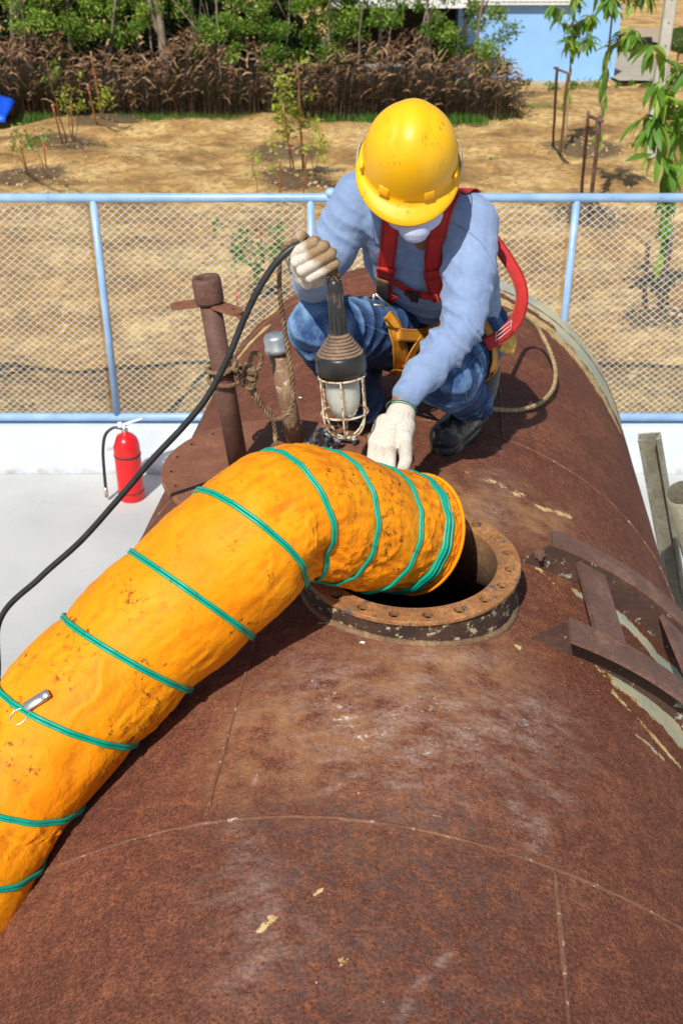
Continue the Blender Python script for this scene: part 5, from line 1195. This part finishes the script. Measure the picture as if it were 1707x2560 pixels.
# lower left hand: palm down, fingers hooked over the duct rim
hb = [V((0.1487,2.47,2.3736)), V((0.1294,2.4,2.3463))]
fs = [(hb[0], .036, (0.1358,2.44,2.3579), .036), ((0.111,2.44,2.3546), .032, (0.0898,2.385,2.3317), .026), ((0.1508,2.44,2.3546), .033, (0.1438,2.385,2.3317), .026), ((0.1205,2.43,2.3538), .032, (0.116,2.375,2.3312), .026), ((0.1299,2.41,2.3415), .028, (0.1536,2.38,2.3233), .022)]
for a, b, c_, r_ in (((0.0797,2.375,2.3345), (0.0739,2.33,2.3211), (0.0786,2.31,2.2934), .0135), ((0.0992,2.37,2.3304), (0.0939,2.32,2.3208), (0.0974,2.295,2.2959), .014), ((0.1185,2.365,2.3307), (0.1166,2.31,2.3205), (0.117,2.285,2.3), .0145),
                     ((0.1547,2.37,2.3369), (0.1532,2.3,2.3309), (0.1423,2.265,2.3169), .0155)):
    a, b, c_ = V(a), V(b), V(c_); fs += [(V(a) + V((0, .02, .01)), r_ * 1.2, a, r_ * 1.1), (a, r_ * 1.1, b, r_), (b, r_, c_, r_ * .9)]
kn = [np.array(p) for p in ((0.0817,2.35,2.3543), (0.1045,2.34,2.3538), (0.1267,2.34,2.3516), (0.1422,2.25,2.3301), (0.1246,2.27,2.3143))]
gl2 = glove(fs, 'glove', lambda c_: sum(.42 * np.exp(-(np.linalg.norm(c_ - t_, axis=1) / .018) ** 2) for t_ in kn) + .15)
# green overlock at the glove cuff
cc = V((0.1496,2.475,2.3855)); ax_ = (V((0.1351,2.42,2.3476)) - cc).normalized(); u1 = ax_.orthogonal().normalized(); u2 = ax_.cross(u1)
mb = MB(); mb.tube([cc + (u1 * math.cos(a) + u2 * math.sin(a)) * .0380 for a in [i * 2 * math.pi / 40 for i in range(40)]], .0019, 6, False, True); o = link('cuff_edge', mb.mesh('ce'), simple('green_thread', (.03, .16, .10), .9, .5, 120)); o.parent = gl2

# ---- boots
def boot(heel, toe, ank, name):
    heel, toe, ank = V(heel), V(toe), V(ank); d_ = (toe - heel).normalized(); s_ = V((d_.y, -d_.x, 0)).normalized()
    up = V((0, 0, 1)); segs = [(heel + up * .045, .044, heel.lerp(toe, .5) + up * .05, .050), (heel.lerp(toe, .5) + up * .047, .052, toe - d_ * .05 + up * .044, .050), (toe - d_ * .055 + up * .035 + s_ * .012, .040, toe - d_ * .05 + up * .035 - s_ * .012, .040),
        (heel + d_ * .02 + up * .05, .044, ank, .056), (heel.lerp(toe, .4) + up * .06, .042, ank + d_ * .01, .05), (ank, .056, ank + up * .06, .062)]
    o = fused(name, segs, .005, 5, M_BOOT, person)
    mb = MB(); pts = []
    for i in range(40):
        a = 2 * math.pi * i / 40; ca, sa = math.cos(a), math.sin(a); l_ = (toe - heel).length / 2; c_ = heel.lerp(toe, .5) - d_ * .002
        wd = .046 + .006 * ca; pts.append(c_ + d_ * ((l_ + .008) * (abs(ca) ** .7) * (1 if ca > 0 else -1)) + s_ * wd * (abs(sa) ** .8) * (1 if sa > 0 else -1))
    top = [p + up * .022 for p in pts]; top2 = [heel.lerp(toe, .5) + (p - heel.lerp(toe, .5)) * .95 + up * .026 for p in pts]; bot = [p + up * .0 for p in pts]
    v = bot + top + top2; n_ = 40; f = [(i, (i + 1) % n_, (i + 1) % n_ + n_, i + n_) for i in range(n_)] + [(i + n_, (i + 1) % n_ + n_, (i + 1) % n_ + 2 * n_, i + 2 * n_) for i in range(n_)] + [tuple(range(n_))[::-1], tuple(range(2 * n_, 3 * n_))]
    so_ = link('sole', mesh('sole', v, f), M_BOOT); so_.parent = o
    return o
tb_ = V((0.2822,2.823,2.0808)); hb_ = V((0.4136,3.057,2.0608))
boot(hb_, tb_, hb_ + V((.01, .02, .12)), 'boot')
t2 = V((0.018,3.0409,2.0766)); h2 = t2 + V((.06, .23, 0)); boot(h2, t2, AR + V((.0, .03, .02)), 'boot')

# ================================================================== HAND LAMP
M_BLACKP = NM('lamp_plastic'); n = M_BLACKP.noise(30, 6, rough=.7); M_BLACKP.col(M_BLACKP.mix(M_BLACKP.ramp(n, (.58, 0), (.7, .7)), (.022, .022, .022), (.16, .10, .06))).rough(.35); M_BLACKP = M_BLACKP.m
M_CONE = rust_mat('dusty_cone', (.30, .19, .12), (.06, .045, .04), (.45, .30, .18), 2)
m = NM('cage_wire'); n = m.noise(90, 5, rough=.7); m.col(m.mix(m.ramp(n, (.48, 0), (.56, 1)), (.66, .58, .40), (.30, .14, .05))).rough(.6); M_CAGE = m.m
L0, L1 = V((-0.0168,2.4,2.7444)), V((0.0175,2.3,2.3649)); L1 = V((0.0141,2.37,2.3391))
zax = (L1 - L0).normalized(); Ml = axisM(L0, L1); LL = (L1 - L0).length; sc = LL / .44
lamp = empty('hand_lamp', tuple(L0), 'caged glass inspection lamp hanging from the raised glove', 'lamp')
def zz_(z): return float(np.interp(z, [0, .163, .230, .262, .290, .352, .424], [0, .140, .196, .236, .256, .350, .424]))
def lpart(name, prof, mat, n=40, smooth=True): prof = [(a, zz_(b)) for a, b in prof]; o = link(name, mesh(name, *lathe([(r_ * sc, z_ * sc) for r_, z_ in prof], n, Ml)), mat, smooth=smooth); adopt(lamp, o); return o
fr_ = [L0 + V((random.gauss(0, .004), 0, .0))]
lpart('handle', [(0, .0), (.012, .001), (.018, .010), (.0195, .02), (.0195, .03), (.0215, .155), (.0225, .165)], M_BLACKP)
for i in range(10):
    a = 2 * math.pi * i / 10; mb = MB(); mb.tube([Ml @ V((.0198 * sc * math.cos(a), .0198 * sc * math.sin(a), .03 * sc)), Ml @ V((.0215 * sc * math.cos(a), .0215 * sc * math.sin(a), .134 * sc))], .0010, 6); o = link('grip_ridge', mb.mesh('gr'), M_BLACKP); adopt(lamp, o)
pr = [(.022, .163)]
for i in range(7): z_ = .166 + i * .0088; r_ = .024 + i * .0052; pr += [(r_, z_), (r_ + .004, z_ + .002), (r_ + .004, z_ + .006), (r_, z_ + .008)]
pr += [(.058, .230)]
lpart('cone', pr, M_CONE)
lpart('lamp_head', [(.050, .222), (.062, .226), (.0645, .232), (.0645, .262), (.061, .268), (.056, .272), (.054, .288), (.050, .290), (.030, .290)], M_BLACKP)
m = NM('ribbed_glass'); m.col((.93, .95, .88)).rough(.08); m.b.inputs['Transmission Weight'].default_value = .85; m.b.inputs['IOR'].default_value = 1.35; M_GLASS = m.m
pr = [(.043, .286)]
for i in range(12): z_ = .29 + i * .0062; r_ = .043 - .0011 * max(0, i - 5) ** 1.55 ; pr += [(r_, z_), (r_ + .0016, z_ + .003)]
pr += [(.024, .368), (.014, .373), (.0, .375)]
lpart('glass_dome', pr, M_GLASS)
lpart('reflector', [(.0, .292), (.034, .292), (.036, .31), (.034, .325), (.026, .345), (.012, .356), (0, .358)], NM('milky_bulb').col((.80, .79, .72)).rough(.4).m)
mb = MB()
def ring(z_, r_, w_): mb.tube([Ml @ V((r_ * sc * math.cos(a), r_ * sc * math.sin(a), zz_(z_) * sc)) for a in [i * 2 * math.pi / 40 for i in range(40)]], w_, 8, False, True)
ring(.283, .060, .0026); ring(.352, .060, .0028)
o = link('cage_ring', mb.mesh('cr'), M_CAGE); adopt(lamp, o)
for i in range(6):
    a = 2 * math.pi * (i + .3) / 6; ca, sa = math.cos(a), math.sin(a); mb = MB()
    ps = [(.060, .281), (.061, .30), (.061, .34), (.0605, .36), (.054, .385), (.040, .405), (.022, .418), (.0, .424)]
    mb.tube([Ml @ V((r_ * sc * ca, r_ * sc * sa, zz_(z_) * sc)) for r_, z_ in [tuple(p) for p in crom(ps, 4)]], .0024, 7); o = link('cage_bar', mb.mesh('cb'), M_CAGE); adopt(lamp, o)

# ================================================================== ROPES AND CABLE
def rope_strands(path, r, name, mat, pitch=7.0, tips=False):
    P, t = resample(np.array(crom(path, 14)), r * .55); F_ = frames([tuple(p) for p in P]); mb = MB()
    for s_ in range(3):
        pts = []
        for (p, T_, a, b), tt_ in zip(F_, t):
            w_ = 2 * math.pi * (tt_ / (pitch * r) + s_ / 3); pts.append(p + (a * math.cos(w_) + b * math.sin(w_)) * r * .5)
        mb.tube(pts, r * .56, 7)
    # loose fibres
    for i in range(int(len(P) * .5)):
        k_ = random.randrange(len(P)); p = V(P[k_]); d_ = V((random.gauss(0, 1), random.gauss(0, 1), random.gauss(0, 1))).normalized(); e = p + d_ * r * random.uniform(1.2, 2.2)
        mb.tube([p, p.lerp(e, .5) + V((0, 0, r * .2)), e], [r * .06, r * .05, r * .02], 3)
    return mb
M_ROPE = NM('dirty_hemp'); n = M_ROPE.noise(30, 6, rough=.7); M_ROPE.col(M_ROPE.ramp(n, (.3, (.09, .055, .03)), (.5, (.20, .125, .065)), (.72, (.40, .28, .16)))).rough(.95); M_ROPE.bump(M_ROPE.noise(260, 3), .8, .002); M_ROPE = M_ROPE.m
rope = empty('rope', tuple(pa), 'brown hemp rope knotted round the tall rusty pipe and held in the raised glove', 'rope')
rr = .0058
pv = lambda t: pa.lerp(pb, t)
def wrap(t0, t1, a0, a1, rad=.036, n=14):
    out = []
    for i in range(n + 1):
        u_ = i / n; a = a0 + (a1 - a0) * u_; out.append(pv(t0 + (t1 - t0) * u_) + V((math.cos(a) * rad, math.sin(a) * rad, 0)))
    return out
KN = V((-0.2236,2.43,2.4975))
def add_rope(path, name='rope_length', r=rr):
    o = link(name, rope_strands([tuple(p) for p in path], r, name, M_ROPE).mesh(name), M_ROPE); adopt(rope, o)
add_rope([KN + V((.0, .0, .0))] + wrap(.60, .56, -.6, -2 * math.pi + .3) + [KN + V((-.03, .0, .01))])
add_rope([KN + V((.005, 0, -.01))] + wrap(.52, .545, -.3, -2 * math.pi - .1, .038) + [KN + V((-.02, -.01, .0))])
add_rope(wrap(.575, .63, -1.9, .6, .037, 8) + [pv(.60) + V((.045, .0, -.005)), KN + V((-.02, .01, .02))])
# knot body: a few turns
pts = [KN + V((.017 * math.cos(a) * (1 + .2 * math.sin(a * 2)), -.012 * math.sin(a * 1.5), -.010 + .024 * math.sin(a))) for a in [i * .55 for i in range(26)]]
add_rope(pts, 'knot')
pts = [KN + V((.014 * math.sin(a), .012 * math.cos(a * 1.3), -.02 + .004 * a)) for a in [i * .6 for i in range(18)]]; add_rope(pts, 'knot')
add_rope([KN, (-0.2194,2.43,2.5284), (-0.2118,2.43,2.5488), (-0.2002,2.44,2.5459), (-0.193,2.44,2.5326), (-0.1997,2.44,2.509), (-0.2141,2.43,2.4923), KN + V((.01, 0, -.01))], 'loop')
add_rope([KN + V((.005, 0, -.02)), (-0.2038,2.43,2.4346), (-0.1863,2.44,2.3927), (-0.1692,2.44,2.3688)]); add_rope([KN + V((-.004, .008, -.03)), (-0.2101,2.445,2.4227), (-0.1799,2.45,2.3935), (-0.1668,2.45,2.3685)])
# the run from the pipe up to the glove, and the tail hanging behind the duct
add_rope([(-0.1692,2.44,2.371), (-0.1528,2.45,2.3696), (-0.1305,2.45,2.3881), (-0.1198,2.45,2.4205), (-0.1206,2.45,2.4735), (-0.1286,2.45,2.5461), (-0.1374,2.44,2.6302), (-0.1422,2.42,2.6954), (-0.1424,2.42,2.7522), (-0.1371,2.41,2.7923), (-0.1197,2.4,2.8207), (-0.0971,2.4,2.8297), (-0.0707,2.41,2.8179)])
add_rope([(-0.1691,2.44,2.3731), (-0.1659,2.45,2.3333), (-0.1662,2.45,2.2887), (-0.1759,2.585,2.168)])
# frayed end at the lamp handle
mb = MB()
for i in range(70):
    a = random.uniform(0, 6.28); p = L0 + V((math.cos(a) * .010, math.sin(a) * .010, random.uniform(-.005, .02))); e = p + V((random.gauss(0, .012), random.gauss(0, .008), random.uniform(-.03, .02))); mb.tube([p, p.lerp(e, .5) + V((random.gauss(0, .003), 0, .004)), e], [.0016, .0013, .0006], 4)
mb.tube([(-0.0195,2.4,2.7677), L0 + V((0, 0, -.01))], .007, 8)
o = link('frayed_end', mb.mesh('fr'), M_ROPE); adopt(rope, o)
# black cable
cab = crom([(-0.0708,2.42,2.826), (-0.0971,2.395,2.8221), (-0.1239,2.385,2.8069), (-0.156,2.38,2.7738), (-0.1939,2.375,2.7151), (-0.2284,2.37,2.6456), (-0.2638,2.36,2.5663), (-0.3149,2.35,2.4748), (-0.3756,2.34,2.4015), (-0.4578,2.33,2.3157), (-0.5545,2.32,2.205), (-0.654,2.31,2.096), (-0.7656,2.3,1.9951), (-0.8842,2.29,1.8694), (-.92, 2.26, 1.66), (-1.06, 2.22, 1.35), (-1.2, 2.16, .9), (-1.32, 2.05, .4), (-1.5, 1.9, .05), (-1.8, 1.6, .012), (-2.4, 1.1, .012)], 12)
mb = MB(); mb.tube(cab, .0078, 12); tag(link('power_cable', mb.mesh('cable'), M_RUB), 'black rubber cable running from the raised glove down to the left', 'cable')
# pale rope loop to his left
M_PALE = NM('pale_rope'); n = M_PALE.noise(50, 5, rough=.7); M_PALE.col(M_PALE.ramp(n, (.32, (.10, .10, .08)), (.42, (.34, .24, .11)), (.7, (.50, .37, .19)))).rough(.9); M_PALE.bump(M_PALE.noise(200, 3), .6, .003); M_PALE = M_PALE.m
pr_ = [(0.432,3.0393,2.3167), (0.5396,3.4153,2.2895), (0.6464,3.7482,2.182), (0.7458,3.9006,2.0699), (0.7838,3.8229,2.0116), (0.7822,3.6859,1.9872), (0.7445,3.5299,1.983), (0.6661,3.3597,2.0049), (0.5884,3.2576,2.0303), (0.5202,3.2022,2.0538), (0.4429,3.164,2.0809)]
tag(link('safety_rope', rope_strands(pr_, .0078, 'sr', M_PALE, 9).mesh('sr'), M_PALE), 'pale tan rope looping over the tank from the worker\'s hip', 'rope')

# ================================================================== BOLTS on the cover plate
M_BOLT = simple('zinc_bolt', (.17, .19, .20), .4, .5, 60, .7)
def bolt(p, d_, label, L=.05):
    p = V(p); q = p + V(d_).normalized(); r = empty('bolt', tuple(p), label, 'bolt', 'loose bolts piled on the cover plate')
    M4 = axisM(p, q)
    mb = MB(); mb.add(*lathe([(.0, -.009), (.0135, -.009), (.0145, -.007), (.0145, .0), (0, .0)], 6, M4)); o = link('head', mb.mesh('hd'), M_BOLT, smooth=False); adopt(r, o)
    pr = [(.0075, 0)]
    for i in range(int(L / .0022)): z_ = .002 + i * .0022; pr += [(.0078, z_), (.0066, z_ + .0011)]
    pr += [(.0, pr[-1][1])]; o = link('shaft', mesh('shf', *lathe(pr, 12, M4)), M_BOLT); adopt(r, o)
    n_ = p + V(d_).normalized() * L * .72; o = link('nut', mesh('nut', *lathe([(.0075, 0), (.0135, 0), (.0145, .002), (.0145, .008), (.0135, .010), (.0075, .010)], 6, axisM(n_, n_ + V(d_)))), M_BOLT, smooth=False); adopt(r, o)
bolt((-0.0985,2.705,2.175), (1, .1, .05), 'leftmost bolt of the pile, lying with its head towards the short pipe')
bolt((-0.0574,2.62,2.25), (.15, .1, -1), 'upright bolt at the top of the pile')
bolt((-0.0428,2.7171,2.2), (.8, -.55, -.25), 'bolt slanting down to the right under the lamp cage')
bolt((-0.0039,2.7371,2.178), (.9, -.2, 0), 'rightmost bolt of the pile under the lamp cage')
bolt((-0.0647,2.6799,2.175), (.9, -.3, 0), 'bolt lying lowest, against the orange duct', .045)
bolt((-0.0754,2.6789,2.2), (.7, .3, -.3), 'bolt resting across the leftmost one', .045)
# white flakes lying on plate and tank
mb = MB()
for p in ((-0.3343,2.5094,2.162), (-0.1391,3.3424,2.0346), (0.0446,1.8902,2.0948)):
    p = V(p)
    mb.add([p + V((-.006, 0, .001)), p + V((.004, -.003, .001)), p + V((.007, .002, .002)), p + V((-.002, .004, .003))], [(0, 1, 2, 3)])
tag(link('paint_flakes', mb.mesh('pf'), M_WHITE, smooth=False), 'small white flakes lying on the cover plate and the tank', 'flakes', kind='stuff')
